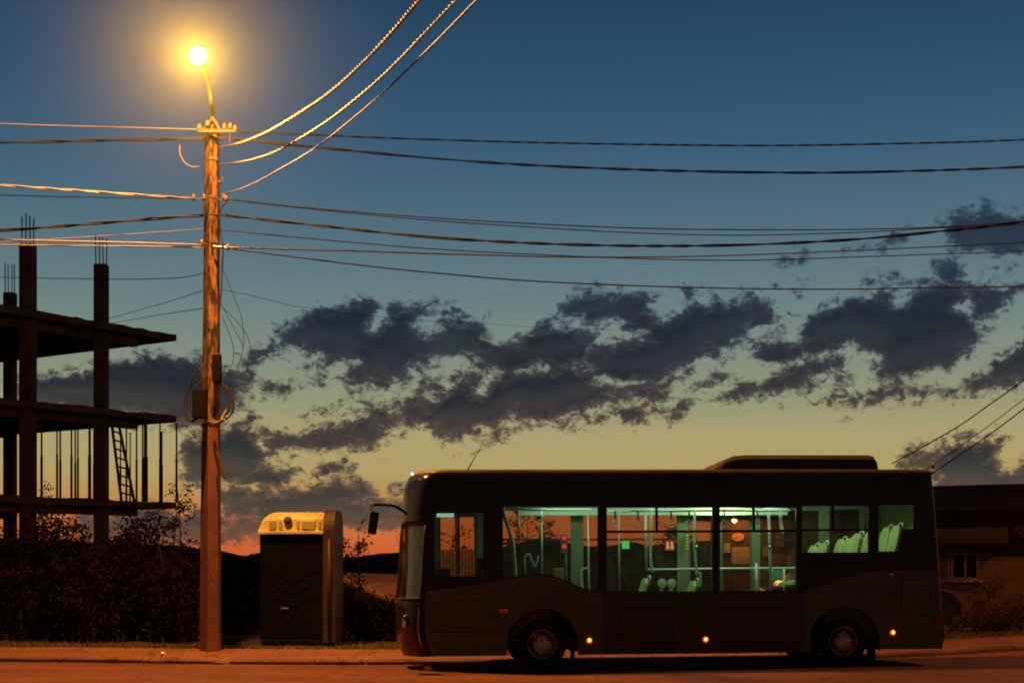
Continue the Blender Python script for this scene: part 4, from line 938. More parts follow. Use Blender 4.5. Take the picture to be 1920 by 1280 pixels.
# wheels
def wheel(h, y, flip):
    rot = Matrix.Rotation(R(90 if not flip else -90), 3, 'X'); o = empty_part('wheel', (h[0], y, h[1]))
    r = RW
    mb = MB(); mb.lathe([(r * .60, -.02), (r * .66, .01), (r * .82, .015), (r * .95, .0), (r, -.04), (r, -.22), (r * .94, -.25), (r * .62, -.25)], (0, 0, 0), rot, 40); mb.build('tyre', M['rubber'], o, smooth=True)
    mb = MB(); mb.lathe([(r * .61, -.02), (r * .585, .0), (r * .55, -.03), (r * .52, -.06), (r * .42, -.045), (r * .36, -.02), (r * .30, -.01), (r * .27, .02), (r * .20, .03), (r * .05, .032), (.001, .032)], (0, 0, 0), rot, 40); mb.build('rim', M['hub'], o, smooth=True)
    for k in range(8 if not flip else 0):
        a = 2 * math.pi * k / 8; mb = MB(); mb.lathe([(.014, -.02), (.014, .012), (.008, .018)], Vector((r * .38 * math.cos(a), 0, r * .38 * math.sin(a))), rot, 6)
        mb.build('wheel_nut', M['hub'], o)
def empty_part(name, loc):
    o = bpy.data.objects.new(name, None); COL.objects.link(o); o.location = loc; o.parent = bus; o.empty_display_size = .1; return o
for h in (hub_f, hub_r):
    wheel(h, .06, False); wheel(h, BW - .06, True)

# ---- interior
ZF = .42; ZC = 2.68
mb = MB(); mb.bb(.6, 7.8, .06, BW - .06, ZF, ZF + .03); mb.build('bus_floor', M['rubber_floor'], bus)
xp = bp(1500, 1000, 1.0)[0]
mb = MB(); mb.bb(xp + .1, 7.86, .08, BW - .08, ZF + .03, 1.02); mb.build('rear_platform', M['inner_dark'], bus)
mb = MB(); mb.bb(.75, 7.75, .06, BW - .06, ZC, ZC + .03); mb.build('ceiling', M['inner'], bus)
mb = MB(); xa_, xb_ = bp(972, 960, 2.15)[0], bp(1476, 960, 2.15)[0]
za_, zb_ = bp(1200, 966, 2.15)[1], bp(1200, 951, 2.15)[1]
mb.bb(xa_, xb_, 2.13, 2.2, za_, zb_); mb.build('air_duct', M['rail'], bus, bevel=.012)
mb = MB(); mb.bb(7.88, 7.92, .1, BW - .1, 1.0, 2.1); mb.build('rear_bulkhead', mat('rear_trim_panel', (.14, .2, .12), .7), bus)
mb = MB(); mb.bb(.7, .95, .2, 1.5, .95, 1.12); mb.bb(.75, .95, .2, 1.5, ZF + .03, .95); mb.bb(.5, .75, .25, .9, .95, 1.5); mb.build('dashboard', M['inner_dark'], bus, bevel=.02)
mb = MB(); sw = Matrix.Rotation(R(-60), 3, 'Y'); mb.tube([Vector((1.1, .65, 1.18)) + sw @ Vector((.2 * math.cos(a), .2 * math.sin(a), 0)) for a in np.linspace(0, 2 * math.pi, 24, endpoint=False)], .014, 6, closed=True); mb.build('steering_wheel', M['seal'], bus, smooth=True)
# partition behind the driver with a curved handrail
xpart = bp(915, 1000, .4)[0]
mb = MB(); mb.bb(xpart, xpart + .04, .1, .95, ZF, 2.3); mb.build('driver_partition', M['inner_dark'], bus)
mb = MB(); mb.bb(xpart + .32, xpart + .92, .12, 1.0, ZF + .03, 1.22); mb.build('wheel_box', M['inner_dark'], bus, bevel=.03)
def rail(pts, r, nm='grab_rail', m='rail'):
    mb = MB(); mb.tube(pts, r, 8); return mb.build(nm, M[m], bus, smooth=True)
rail(spline([bq(943, 952, .5), bq(946, 968, .5), bq(954, 990, .5), bq(961, 1018, .5), bq(964, 1050, .5), bq(966, 1080, .5)], 5), .03)
rail(spline([bq(972, 955, .9), bq(971, 970, .9), bq(973, 990, .9)], 4), .022)
rail([bq(971, 955, .9), bq(1110, 955, .9)], .018); rail([bq(1180, 956, .9), bq(1480, 956, .9)], .018)
rail([bq(1015, 952, 1.0), bq(1016, 1078, 1.0)], .018); rail([bq(1102, 952, 1.3), bq(1104, 1086, 1.3), bq(1106, 1130, 1.3)], .013)
rail(spline([bq(1103, 1064, 1.3), bq(1092, 1067, 1.3), bq(1089, 1080, 1.3), bq(1092, 1100, 1.3), bq(1094, 1130, 1.3)], 5), .014)
rail([bq(1210, 953, 1.2), bq(1212, 1068, 1.2)], .020); rail(spline([bq(1221, 953, .9), bq(1220, 1000, .9), bq(1220, 1050, .9), bq(1224, 1072, .9)], 5), .022)
rail(spline([bq(1303, 952, .9), bq(1302, 1000, .9), bq(1304, 1045, .9), bq(1307, 1080, .9)], 5), .020); rail(spline([bq(1312, 1072, .9), bq(1314, 1085, .9), bq(1313, 1100, .9)], 4), .015)
rail([bq(1441, 953, 1.2), bq(1443, 1024, 1.2), bq(1447, 1130, 1.2)], .022); rail(spline([bq(1430, 955, 1.0), bq(1458, 954, 1.0), bq(1463, 965, 1.0), bq(1464, 980, 1.0), bq(1468, 1000, 1.0)], 5), .026)
rail([bq(1418, 1055, 1.6), bq(1420, 1130, 1.6)], .02); rail([bq(1446, 1065, 1.7), bq(1447, 1130, 1.7)], .018); rail([bq(1470, 1065, 1.7), bq(1471, 1130, 1.7)], .014)
rail([bq(1210, 1067, 1.9), bq(1492, 1064, 1.9)], .018); rail([bq(786, 1015, .55), bq(785, 1070, .55)], .012)
mb = MB(); mb.panel([(a.x, a.z) for a in (bq(1448, 1090, 1.72), bq(1468, 1086, 1.72), bq(1469, 1068, 1.72), bq(1448, 1068, 1.72))], [], 1.70, 1.72); mb.build('guard_panel', mat('teal_panel', (.2, .45, .38), .5), bus, recalc=True)
# hanging straps
for px in (1153, 1196, 1258, 1292, 1358, 1420):
    x, z = bp(px, 958, 1.0); mb = MB(); mb.box((x, 1.0, z - .06), (.03, .008, .14)); o = mb.build('hand_strap', M['seat_shell'], bus)
    mb = MB(); mb.tube([(x + .05 * math.cos(a), 1.0 + .03 * math.cos(a), z - .19 + .06 * math.sin(a)) for a in np.linspace(0, 2 * math.pi, 14, endpoint=False)], .009, 5, closed=True); mb.build('strap_ring', M['inner'], o, smooth=True)
# seats: pale lime pad on a dark shell with a grab handle
def seat_part(px, py, yl, tall=.68, wid=.42, lean=15):
    x, z = bp(px, py, yl)
    o = empty_part('passenger_seat', (x, yl, z)); rot = Matrix.Rotation(R(lean), 3, 'Y')
    def bk(t0, t1, sh):
        mb = MB(); rows = []
        for i in range(9):
            f = i / 8; hh = -tall * (1 - f); wv = wid / 2 * (1 if f < .7 else math.sqrt(max(.02, 1 - ((f - .7) / .32) ** 2)) * .55 + .45 * (1 if f < .95 else .8))
            rows.append([rot @ Vector((t, y, hh)) for t, y in ((t0, -wv), (t0 - .015, -wv * .5), (t0 - .015, wv * .5), (t0, wv), (t1, wv), (t1, -wv), (t0, -wv))])
        mb.grid(rows); mb.add(rows[-1][:6], [tuple(range(6))]); mb.add(rows[0][:6], [(5, 4, 3, 2, 1, 0)]); return mb
    bk(-.05, -.005, 0).build('back_pad', M['seat'], o, recalc=True)
    bk(0, .035, 0).build('back_shell', M['seat_shell'], o, recalc=True)
    base = rot @ Vector((0, 0, -tall))
    mb = MB(); mb.box(base + Vector((-.20, 0, .04)), (.42, wid, .08)); mb.build('seat_cushion', M['seat'], o, bevel=.02)
    mb = MB(); mb.box(base + Vector((-.18, 0, -.16)), (.10, .10, .30)); mb.build('seat_leg', M['seat_shell'], o)
    mb = MB(); mb.tube(spline([rot @ Vector((.02, -wid * .2, -.06)), rot @ Vector((.03, -wid * .2, .03)), rot @ Vector((.03, 0, .065)), rot @ Vector((.03, wid * .3, .04)), rot @ Vector((.02, wid * .35, -.06))], 4), .014, 6); mb.build('grab_handle', M['rail'], o, smooth=True)
for s in ((1529, 1024, 1.95), (1546, 1020, 1.5), (1581, 1012, 1.95), (1598, 1011, 1.5), (1612, 1002, .75), (1634, 1000, .4), (1667, 990, 1.5), (1686, 987, .75), (1213, 1085, 1.7), (1303, 1090, 1.7)): seat_part(*s)
for px in (1241, 1259):
    mb = MB(); p = bq(px, 1093, 1.75); mb.lathe([(.07, 0), (.075, .02), (.07, .04), (.02, .045)], p, Matrix.Rotation(R(90), 3, 'X'), 18); mb.box(p + Vector((0, .03, -.2)), (.05, .03, .3)); mb.build('round_pad', M['rail'], bus, smooth=False)
# driver seat
o = empty_part('driver_seat', (xpart - .15, .65, 1.62)); mb = MB(); mb.box((0, 0, -.3), (.1, .46, .7), Matrix.Rotation(R(8), 3, 'Y')); mb.build('back_pad', M['seat_shell'], o, bevel=.04)
mb = MB(); mb.box((-.25, 0, -.62), (.5, .46, .12)); mb.bb(-.35, -.1, -.15, .15, -1.17, -.68); mb.build('seat_cushion', M['seat_shell'], o, bevel=.03)
# ticket machine, displays, signs on the far glass
mb = MB(); p = bq(1058, 1016, 1.9); mb.box(p + Vector((0, .03, -.02)), (.11, .05, .30)); o = mb.build('ticket_machine', M['inner_dark'], bus, bevel=.01)
for dy, dz in ((1008, .06), (1024, .06)):
    mb = MB(); mb.box(bq(1058, dy, 1.895), (.062, .01, .058), Matrix.Rotation(R(-8), 3, 'Y')); mb.build('red_display', M['red_led'], o)
rail([bq(1061, 1030, 1.93), bq(1063, 1130, 1.93)], .016, m='inner_dark')
mb = MB(); p = bq(1173, 1021, yf - .05); mb.box(p, (.125, .008, .13)); o = mb.build('exit_sign', M['green_led'], bus)
mb = MB()
for s in (-.025, .03):      # two running figures
    q = p + Vector((s, -.008, .005)); mb.lathe([(.010, 0), (.010, .004)], q + Vector((.004, 0, .04)), Matrix.Rotation(R(90), 3, 'X'), 8)
    mb.box(q + Vector((0, 0, .012)), (.014, .004, .04), Matrix.Rotation(R(15), 3, 'Y')); mb.box(q + Vector((-.012, 0, -.025)), (.008, .004, .045), Matrix.Rotation(R(25), 3, 'Y')); mb.box(q + Vector((.010, 0, -.025)), (.008, .004, .045), Matrix.Rotation(R(-20), 3, 'Y'))
mb.build('exit_figure', M['green_pale'], o)
mb = MB(); p = bq(1255.5, 1022, yf - .05); mb.box(p, (.155, .008, .165)); o = mb.build('red_sign', emit('lit_red_sticker', (.75, .06, .02), .55), bus)
mb = MB()
for s in (-.035, .037):
    q = p + Vector((s, -.008, 0)); mb.box(q, (.032, .004, .12)); mb.box(q + Vector((.01, -.001, -.03)), (.04, .004, .03))
mb.build('sign_figure', emit('lit_pale_figure', (.8, .68, .25), .7), o)
mb = MB()
pa, pb_ = bq(1288, 1000, 2.25), bq(1287, 1031, 2.25)
mb.tube([pa, pb_], .022, 8); o = mb.build('striped_post', M['seat_shell'], bus)
mb = MB()
for k in range(5):
    c = pa.lerp(pb_, (k + .5) / 5); mb.box(c + Vector((0, -.024, 0)), (.05, .006, .022), Matrix.Rotation(R(-35), 3, 'Y'))
mb.build('yellow_stripe', mat('yellow_stripe', (.6, .42, .05), .6), o)
for px, py, yl in ((1305, 1023, .9), (1442, 1023, 1.18)):
    mb = MB(); p = bq(px, py, yl); mb.box(p + Vector((0, -.02, 0)), (.05, .04, .09)); o = mb.build('stop_button', M['inner_dark'], bus, bevel=.01)
    mb = MB(); mb.lathe([(.018, 0), (.015, .012), (.003, .015)], p + Vector((0, -.04, .0)), Matrix.Rotation(R(90), 3, 'X'), 10); mb.build('button_light', M['green_pale'], o, smooth=True)
# roof lights
for i, (x0, x1_) in enumerate(((2.1, 3.3), (3.6, 4.9), (5.2, 6.2), (6.6, 7.4))):
    for y in (.75, 1.62):
        mb = MB(); mb.bb(x0, x1_, y - .05, y + .05, ZC - .03, ZC - .002); mb.build('ceiling_light', M['tube'], bus)
        la = bpy.data.lights.new('interior_light', 'AREA'); la.shape = 'RECTANGLE'; la.size = x1_ - x0; la.size_y = .1
        la.energy = 3.6 if i != 3 else 3.4; la.color = (.56, 1, .58)
        lo = bpy.data.objects.new('interior_light', la); COL.objects.link(lo); lo.parent = bus; lo.location = ((x0 + x1_) / 2, y, ZC - .035)
for px in (1350,):      # fill light added over the rear door to brighten the kerb
    la = bpy.data.lights.new('door_fill_light', 'AREA'); la.shape = 'RECTANGLE'; la.size = .7; la.size_y = .08; la.energy = 10; la.color = (.75, 1, .42)
    lo = bpy.data.objects.new('door_fill_light', la); COL.objects.link(lo); lo.parent = bus; lo.location = (bp(px, 1000, 2.1)[0], 1.9, 2.56); lo.rotation_euler = (R(28), 0, 0)
mb = MB(); p = bq(1047, 1078, 1.2); mb.box(p, (.16, .14, .22)); mb.build('fare_box', mat('ochre_box', (.30, .16, .04), .6), bus, bevel=.015)
rail(spline([bq(985, 1042, .8), bq(992, 1038, .8), bq(998, 1052, .8), bq(1003, 1062, .8), bq(1008, 1048, .8), bq(1009, 1040, .8)], 5), .014)
rail([bq(984, 1040, .8), bq(985, 1085, .8)], .012)
rail([bq(1160, 953, 1.6), bq(1162, 1120, 1.6)], .012, m='inner')
rail([bq(1140, 958, 1.7), bq(1480, 957, 1.7)], .016)
mb = MB(); p = bq(833, 966, 1.6); mb.bb(p.x - .12, p.x + .15, 1.5, 1.7, p.z - .02, p.z + .03); mb.build('entrance_light', emit('entrance_lamp', (.5, 1, .75), .6), bus, bevel=.01)

# ------------------------------------------------------------------ house on the right behind the bus
HA = Vector((5.3, 38.0, 0)); HB = Vector((14.5, 32.4, 0))
hd = (HB - HA).normalized(); hn = Vector((hd.y, -hd.x, 0))     # towards the road
house = empty('house', HA + Vector((0, 0, ground_z(8, 36))), 'low plastered house with dark roof behind the rear of the bus', 'house', rot=(0, 0, math.atan2(hd.y, hd.x)))
HM = Matrix.Translation(house.location) @ Matrix.Rotation(math.atan2(hd.y, hd.x), 4, 'Z'); HMI = HM.inverted()
HL = (HB - HA).length
def hp(px, py, off=0.0):
    """local house point (u along the wall, off in front is negative y, z)"""
    o = HMI @ CAM; d = HMI.to_3x3() @ Vector(((px - CX) / F, 1, (HY - py) / F)); t = (off - o.y) / d.y; return o + d * t
wz = hp(1850, 966)[2]
win = [hp(1775, 1086), hp(1835, 1086), hp(1835, 1034), hp(1775, 1034)]
mb = MB(); mb.panel([(0, -.3), (HL, -.3), (HL, wz + .2), (0, wz + .2)], [[(q.x, q.z) for q in win]], 0, .3); mb.build('wall', M['wall'], house, recalc=True)
mb = MB(); mb.bb(.0, .3, .302, 6, -.3, wz + .2); mb.bb(HL - .3, HL, .302, 6, -.3, wz + .2); mb.bb(.3, HL - .3, 5.7, 6, -.3, wz + .2); mb.build('outer_wall', M['wall'], house)
mb = MB(); e0 = -.55; zt_a = hp(1765, 913, e0 + 1.2).z; zt_b = hp(1920, 905, e0 + 1.2).z
zz = wz
rf = [(-.5, e0, zz - .02), (HL + 1, e0, zz - .02), (HL + 1, e0, zz + .1), (-.5, e0, zz + .1)]
ridge_z = hp(1850, 908, 2.8).z
mb.add([(-.5, e0, zz - .03), (HL + 1, e0, zz - .03), (HL + 1, e0, zz + .12), (-.5, e0, zz + .12), (.3, 2.8, ridge_z), (HL + 1, 2.8, ridge_z), (-.5, 6.5, zz - .03), (HL + 1, 6.5, zz - .03)],
       [(0, 1, 2, 3), (3, 2, 5, 4), (4, 5, 7, 6), (0, 3, 4, 6), (1, 7, 5, 2), (0, 6, 7, 1)])
mb.build('roof', M['tile'], house, recalc=True)
# window
wx0, wx1, wz0, wz1 = win[0].x, win[1].x, win[0].z, win[2].z
mb = MB(); mb.add([(wx0, .1, wz0), (wx1, .1, wz0), (wx1, .1, wz1), (wx0, .1, wz1)], [(0, 1, 2, 3)]); w = mb.build('window', M['house_glass'], house)
mb = MB(); t = .06; wm = wx0 + (wx1 - wx0) * .58; wl = wx0 + (wx1 - wx0) * .16
for x in (wx0 + t / 2, wl, wm, wx1 - t / 2): mb.bb(x - t / 2, x + t / 2, .03, .09, wz0, wz1)
mb.bb(wx0, wx1, .028, .088, wz0 - .001, wz0 + t); mb.bb(wx0, wx1, .028, .088, wz1 - t, wz1 + .001); mb.build('frame', M['frame'], w)
mb = MB(); mb.bb(wx0 - .1, wx1 + .1, -.12, .02, wz0 - .06, wz0 - .003); mb.build('sill', M['frame'], w)
# curved awning over the window
ax0_, ax1_ = hp(1700, 1000, -.5).x, hp(1893, 1000, -.5).x; za = hp(1850, 986, -.3).z; zb = hp(1850, 1018, -.9).z
rows = []
for t in np.linspace(0, math.pi / 2, 7):
    rows.append([(ax0_, -.01 - .85 * math.sin(t), zb + (za - zb) * math.cos(t)), (ax1_ - .12 + .1 * math.sin(t), -.01 - .85 * math.sin(t), zb + (za - zb) * math.cos(t))])
mb = MB(); mb.grid(rows); mb.add([r[1] for r in rows] + [(ax1_ - .12, -.01, zb)], [tuple(range(8))]); mb.add([r[0] for r in rows] + [(ax0_, -.01, zb)], [tuple(range(8))])
mb.build('awning', M['awning'], house, solid=.03)
# wall lamp and signs on the house, seen through the bus
def hw_(px, py, off): return HM @ hp(px, py, off)
lp = hw_(1377, 973, -.5)
wl_ = empty('wall_lamp', HM @ Vector((hp(1377, 973, -.5).x, 0, hp(1377, 973, -.5).z)), 'glowing warm lamp on a bracket under the house eaves', 'lamp', rot=(0, 0, house.rotation_euler.z))
lz = hp(1377, 973, -.5).z
mb = MB(); mb.tube(spline([(0, 0, .0), (0, -.2, .16), (0, -.45, .2), (0, -.5, .1)], 5), .015, 6); mb.build('bracket', M['steel'], wl_, smooth=True)
mb = MB(); mb.lathe([(.02, .12), (.06, .1), (.12, .04), (.125, .03)], (0, -.5, 0), None, 14); mb.build('lamp_shade', M['steel'], wl_, smooth=True)
mb = MB(); mb.lathe([(.02, .05), (.06, .0), (.065, -.04), (.03, -.08), (.005, -.09)], (0, -.5, 0), None, 14); mb.build('bulb', M['shop_bulb'], wl_, smooth=True)
pl_ = bpy.data.lights.new('shop_light', 'POINT'); pl_.energy = 55; pl_.color = (1, .42, .1); pl_.shadow_soft_size = .05
lo = bpy.data.objects.new('shop_light', pl_); COL.objects.link(lo); lo.parent = wl_; lo.location = (0, -.5, -.03)
def wallboard(nm, px0, py0, px1, py1, m, label, cat, oval=False, frame=None):
    a, b = hp(px0, py1, -.06), hp(px1, py0, -.06); c = Vector(((a.x + b.x) / 2, 0, (a.z + b.z) / 2)); w_, h_ = b.x - a.x, b.z - a.z
    o = MB()
    if oval:
        pts = [(w_ / 2 * math.cos(t), h_ / 2 * math.sin(t)) for t in np.linspace(0, 2 * math.pi, 28, endpoint=False)]
        o.panel(pts, [], -.07, -.005)
    else: o.bb(-w_ / 2, w_ / 2, -.07, -.005, -h_ / 2, h_ / 2)
    q = o.build(nm, m, recalc=True); q.matrix_world = HM @ Matrix.Translation(c); q.location = (HM @ c); q.rotation_euler = (0, 0, house.rotation_euler.z)
    tag(q, label, cat, 'signs and boards on the house wall')
    return q, w_, h_
q, w_, h_ = wallboard('oval_sign', 1372, 999, 1395, 1014, mat('orange_sign', (.75, .33, .12), .6), 'small orange oval sign on the house wall below the lamp', 'sign', True)
mb = MB()
for k in range(4): mb.box((-.1 + k * .065, -.075, .01 * (-1) ** k), (.03, .006, .05))
mb.build('sign_mark', M['board2'], q)
q, w_, h_ = wallboard('notice_board', 1372, 1022, 1412, 1056, M['board'], 'large ochre notice board on the house wall', 'board')
mb = MB(); mb.bb(-w_ / 2 - .03, w_ / 2 + .03, -.09, -.071, h_ / 2, h_ / 2 + .05); mb.bb(-w_ / 2 - .03, w_ / 2 + .03, -.09, -.071, -h_ / 2 - .05, -h_ / 2); mb.build('board_frame', M['wood'], q)
wallboard('notice_board', 1413, 1025, 1426, 1054, M['board2'], 'narrow dark brown board beside the ochre notice board', 'board')
wallboard('notice_board', 1357, 1018, 1369, 1036, M['paper'], 'small pale notice left of the ochre board', 'board')
q, w_, h_ = wallboard('wall_shutter', 1448, 1040, 1481, 1058, M['board'], 'ribbed ochre shutter on the right part of the house wall', 'shutter')
mb = MB()
for k in range(9): mb.bb(-w_ / 2 + w_ * (k + .3) / 9, -w_ / 2 + w_ * (k + .6) / 9, -.09, -.071, -h_ / 2, h_ / 2)
mb.build('rib', M['board2'], q)
wallboard('wall_panel', 1455, 998, 1471, 1024, mat('grey_panel', (.3, .28, .24), .7), 'upright grey panel above the ribbed shutter', 'panel')
wallboard('wall_panel', 1430, 1024, 1447, 1042, mat('olive_panel', (.42, .38, .22), .7), 'square olive panel left of the ribbed shutter', 'panel')

# ------------------------------------------------------------------ parked car behind the bus
CD = 27.6
cn = P(1806, 1160, CD)
car = empty('parked_car', (cn.x - 2.0, CD + .85, ground_z(7, 27.6) + .02), 'dark car parked behind the bus with its nose showing', 'car')
prof = [(-2.0, .45), (-2.0, .75), (-1.85, .92), (-1.45, .98), (-.9, 1.38), (.25, 1.40), (.85, 1.02), (1.45, .97), (1.80, .86), (1.97, .68), (2.0, .45), (1.95, .25), (-1.95, .25)]
mb = MB(); rows = []
for y, k, dz in ((-.80, .93, -.02), (-.84, 1, 0), (-.78, 1, .0), (0, 1.02, .02), (.78, 1, .0), (.84, 1, 0), (.80, .93, -.02)):
    rows.append([((x * k if abs(x) > 1.5 else x), (y * .82 if z > 1.1 else y), z + (dz if z > .9 else 0)) for x, z in prof] + [((prof[0][0] * k), y, prof[0][1])])
mb.grid(rows); n = len(rows[0]); mb.add(rows[0], [tuple(range(n))]); mb.add(rows[-1], [tuple(range(n - 1, -1, -1))])
mb.build('body', M['car'], car, recalc=True, bevel=.03)
for y in (-.79, .79):
    s = -1 if y < 0 else 1
    mb = MB(); mb.panel([(-1.15, 1.02), (.62, 1.02), (.18, 1.32), (-.85, 1.31)], [], y * .88 + .0, y * .88 + s * .06); mb.build('side_window', M['house_glass'], car, recalc=True)
    mb = MB(); mb.lathe([(.005, -.09), (.06, -.075), (.10, -.03), (.10, .03), (.06, .075), (.005, .09)], (1.90, y * .86, .67), Matrix.Rotation(R(90), 3, 'X'), 14); mb.build('headlight', M['chrome'], car, smooth=True)
    mb = MB(); mb.lathe([(.005, -.09), (.05, -.07), (.07, 0), (.05, .07), (.005, .09)], (1.42, y * 1.14, 1.02), Matrix.Rotation(R(90), 3, 'X'), 12); mb.build('mirror', M['chrome'], car, smooth=True)
    for x in (-1.25, 1.25):
        mb = MB(); rot = Matrix.Rotation(R(90), 3, 'X'); mb.lathe([(.18, -.1), (.27, -.11), (.31, -.08), (.31, .08), (.27, .11), (.18, .1)], (x, y * .95, .31 - .02), rot, 20); o = mb.build('wheel', M['rubber'], car, smooth=True)
        mb = MB(); mb.lathe([(.18, -.09), (.1, -.105), (.02, -.1), (.02, .1), (.1, .105), (.18, .09)], (x, y * .95, .29), rot, 16); mb.build('rim', M['hub'], o, smooth=True)
mb = MB(); mb.bb(1.93, 2.02, -.75, .75, .36, .40); mb.build('bumper_trim', M['chrome'], car, bevel=.01)
mb = MB(); mb.box((1.62, -.78, .935), (.42, .03, .025), Matrix.Rotation(R(12), 3, 'Y')); mb.build('wing_trim', M['chrome'], car)

# ------------------------------------------------------------------ low shed and fence behind
sh = empty('shed', (P(700, 0, 33).x, 34, ground_z(-3, 34)), 'low shed with a lamplit sheet roof between toilet and bus', 'shed'); so = Vector(sh.location)
r0, r1 = P(630, 1074, 37) - so, P(800, 1080, 37) - so; e0_, e1_ = P(630, 1083, 34.5) - so, P(790, 1150, 30.5) - so
mb = MB(); mb.add([r0, r1, e1_, e0_], [(0, 1, 2, 3)]); mb.build('roof', M['shed_roof'], sh, solid=.06, recalc=True)
mb = MB()
for a, b in ((e0_, e1_), (r0, r1), (r1, e1_), (r0, e0_)):
    mb.add([a - Vector((0, 0, .06)), b - Vector((0, 0, .06)), Vector((b.x, b.y, -.2)), Vector((a.x, a.y, -.2))], [(0, 1, 2, 3)])
mb.build('wall', M['dark_concrete'], sh, solid=.05)
mb = MB(); fa, fb = P(800, 0, 27.2), P(925, 0, 27.2); n = 42; top = P(0, 1030, 27.2).z; gz = .0; rows = [[], []]
for i in range(n + 1):
    x = fa.x + (fb.x - fa.x) * i / n; y = 27.2 + (.03 if i % 2 else 0); rows[0].append((x, y, gz)); rows[1].append((x, y, top))
mb.grid(rows); tag(mb.build('corrugated_fence', mat('fence_sheet', (.30, .22, .16), .7, var=.2), solid=.01), 'corrugated sheet fence seen through the front window of the bus', 'fence')

# ------------------------------------------------------------------ plants
def leaf_mesh(centres, radii, n, size, rng, density_edge=.35):
    """n leaf-sized quads scattered through a union of ellipsoids"""
    w = np.array([r[0] * r[1] * r[2] for r in radii]); pick = rng.choice(len(centres), n, p=w / w.sum())
    d = rng.normal(size=(n, 3)); d /= np.linalg.norm(d, axis=1)[:, None]
    rad = rng.random(n) ** density_edge
    # clump the leaves: snap part of them to random twig points
    k = max(10, n // 45); tw = rng.integers(0, n, k); cen = np.array(centres)[pick] + d * rad[:, None] * np.array(radii)[pick]
    sel = rng.random(n) < .75; cen[sel] = cen[tw[rng.integers(0, k, sel.sum())]] + rng.normal(size=(sel.sum(), 3)) * .11
    a = rng.normal(size=(n, 3)); a /= np.linalg.norm(a, axis=1)[:, None]; b = np.cross(a, rng.normal(size=(n, 3))); b /= np.linalg.norm(b, axis=1)[:, None]
    s = size * (.6 + .8 * rng.random(n))[:, None]
    vs = np.stack([cen - a * s, cen + b * s * .45, cen + a * s, cen - b * s * .45], 1).reshape(-1, 3)
    return vs, cen
def bush(name, base, blobs, n, size, m, label, cat, group=None, twigs=24, seed=1):
    rng = np.random.default_rng(seed); o = empty(name, base, label, cat, group)
    cs = [np.array(b[:3]) for b in blobs]; rs = [b[3:] for b in blobs]
    vs, cen = leaf_mesh(cs, rs, n, size, rng); vs[:, 2] = np.maximum(vs[:, 2], .02)
    me = bpy.data.meshes.new('foliage'); me.vertices.add(len(vs)); me.vertices.foreach_set('co', vs.ravel())
    k = len(vs) // 4; me.loops.add(k * 4); me.loops.foreach_set('vertex_index', np.arange(k * 4)); me.polygons.add(k)
    me.polygons.foreach_set('loop_start', np.arange(0, 4 * k, 4)); me.polygons.foreach_set('loop_total', np.full(k, 4)); me.update(calc_edges=True)
    me.materials.append(m); f = bpy.data.objects.new('foliage', me); COL.objects.link(f); f.parent = o
    mb = MB(); r2 = random.Random(seed)
    for i in range(twigs):
        c = cen[rng.integers(0, len(cen))]; st = Vector((c[0] * .25, c[1] * .25, 0)); c = Vector(c)
        mid = st.lerp(c, .55) + Vector((r2.uniform(-.1, .1), r2.uniform(-.1, .1), .12)); tip = c + Vector((r2.uniform(-.1, .1), r2.uniform(-.1, .1), r2.uniform(.05, .3)))
        mb.tube([st, mid, c, tip], [.022, .015, .008, .003], 4)
    mb.build('stems', M['twig'], o); return o
def bpos(px, D): p = P(px, 1045, D); return Vector((p.x, D, ground_z(p.x, D)))
BG = 'bushes behind the pavement'
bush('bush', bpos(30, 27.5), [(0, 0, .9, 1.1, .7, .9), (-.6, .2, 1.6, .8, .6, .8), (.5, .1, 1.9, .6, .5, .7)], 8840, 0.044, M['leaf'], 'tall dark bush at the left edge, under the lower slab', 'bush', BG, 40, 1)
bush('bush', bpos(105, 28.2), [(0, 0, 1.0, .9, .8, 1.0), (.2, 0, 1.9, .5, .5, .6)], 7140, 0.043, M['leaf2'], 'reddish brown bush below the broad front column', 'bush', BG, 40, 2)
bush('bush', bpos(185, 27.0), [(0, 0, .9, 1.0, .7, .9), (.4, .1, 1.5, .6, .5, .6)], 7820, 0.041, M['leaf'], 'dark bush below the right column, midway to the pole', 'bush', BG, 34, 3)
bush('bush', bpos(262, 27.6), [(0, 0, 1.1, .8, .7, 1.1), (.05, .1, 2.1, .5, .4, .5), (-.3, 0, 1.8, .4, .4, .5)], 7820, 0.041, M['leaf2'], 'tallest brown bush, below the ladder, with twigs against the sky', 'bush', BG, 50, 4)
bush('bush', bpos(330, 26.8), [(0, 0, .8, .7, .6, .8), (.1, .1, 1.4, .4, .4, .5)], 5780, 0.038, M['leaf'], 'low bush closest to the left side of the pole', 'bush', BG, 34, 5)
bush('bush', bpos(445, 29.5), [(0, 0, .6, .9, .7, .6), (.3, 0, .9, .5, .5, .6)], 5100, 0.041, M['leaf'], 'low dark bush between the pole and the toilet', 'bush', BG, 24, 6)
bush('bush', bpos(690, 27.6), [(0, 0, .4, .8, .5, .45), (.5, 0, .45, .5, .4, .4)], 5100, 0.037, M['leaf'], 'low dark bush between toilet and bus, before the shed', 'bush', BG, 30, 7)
bush('bush', bpos(1850, 29.5), [(0, 0, .22, .9, .5, .26), (.7, .1, .35, .5, .4, .4)], 3060, 0.030, M['leaf2'], 'low straggling bush in front of the house wall', 'bush', 'bushes by the house', 30, 8)
bush('bush', bpos(1262, 36), [(0, 0, .9, .55, .5, .9), (.1, 0, 1.9, .4, .4, .55)], 5440, 0.044, M['leaf'], 'dark bush behind the bus, seen through the third bus window', 'bush', 'bushes by the house', 30, 12)
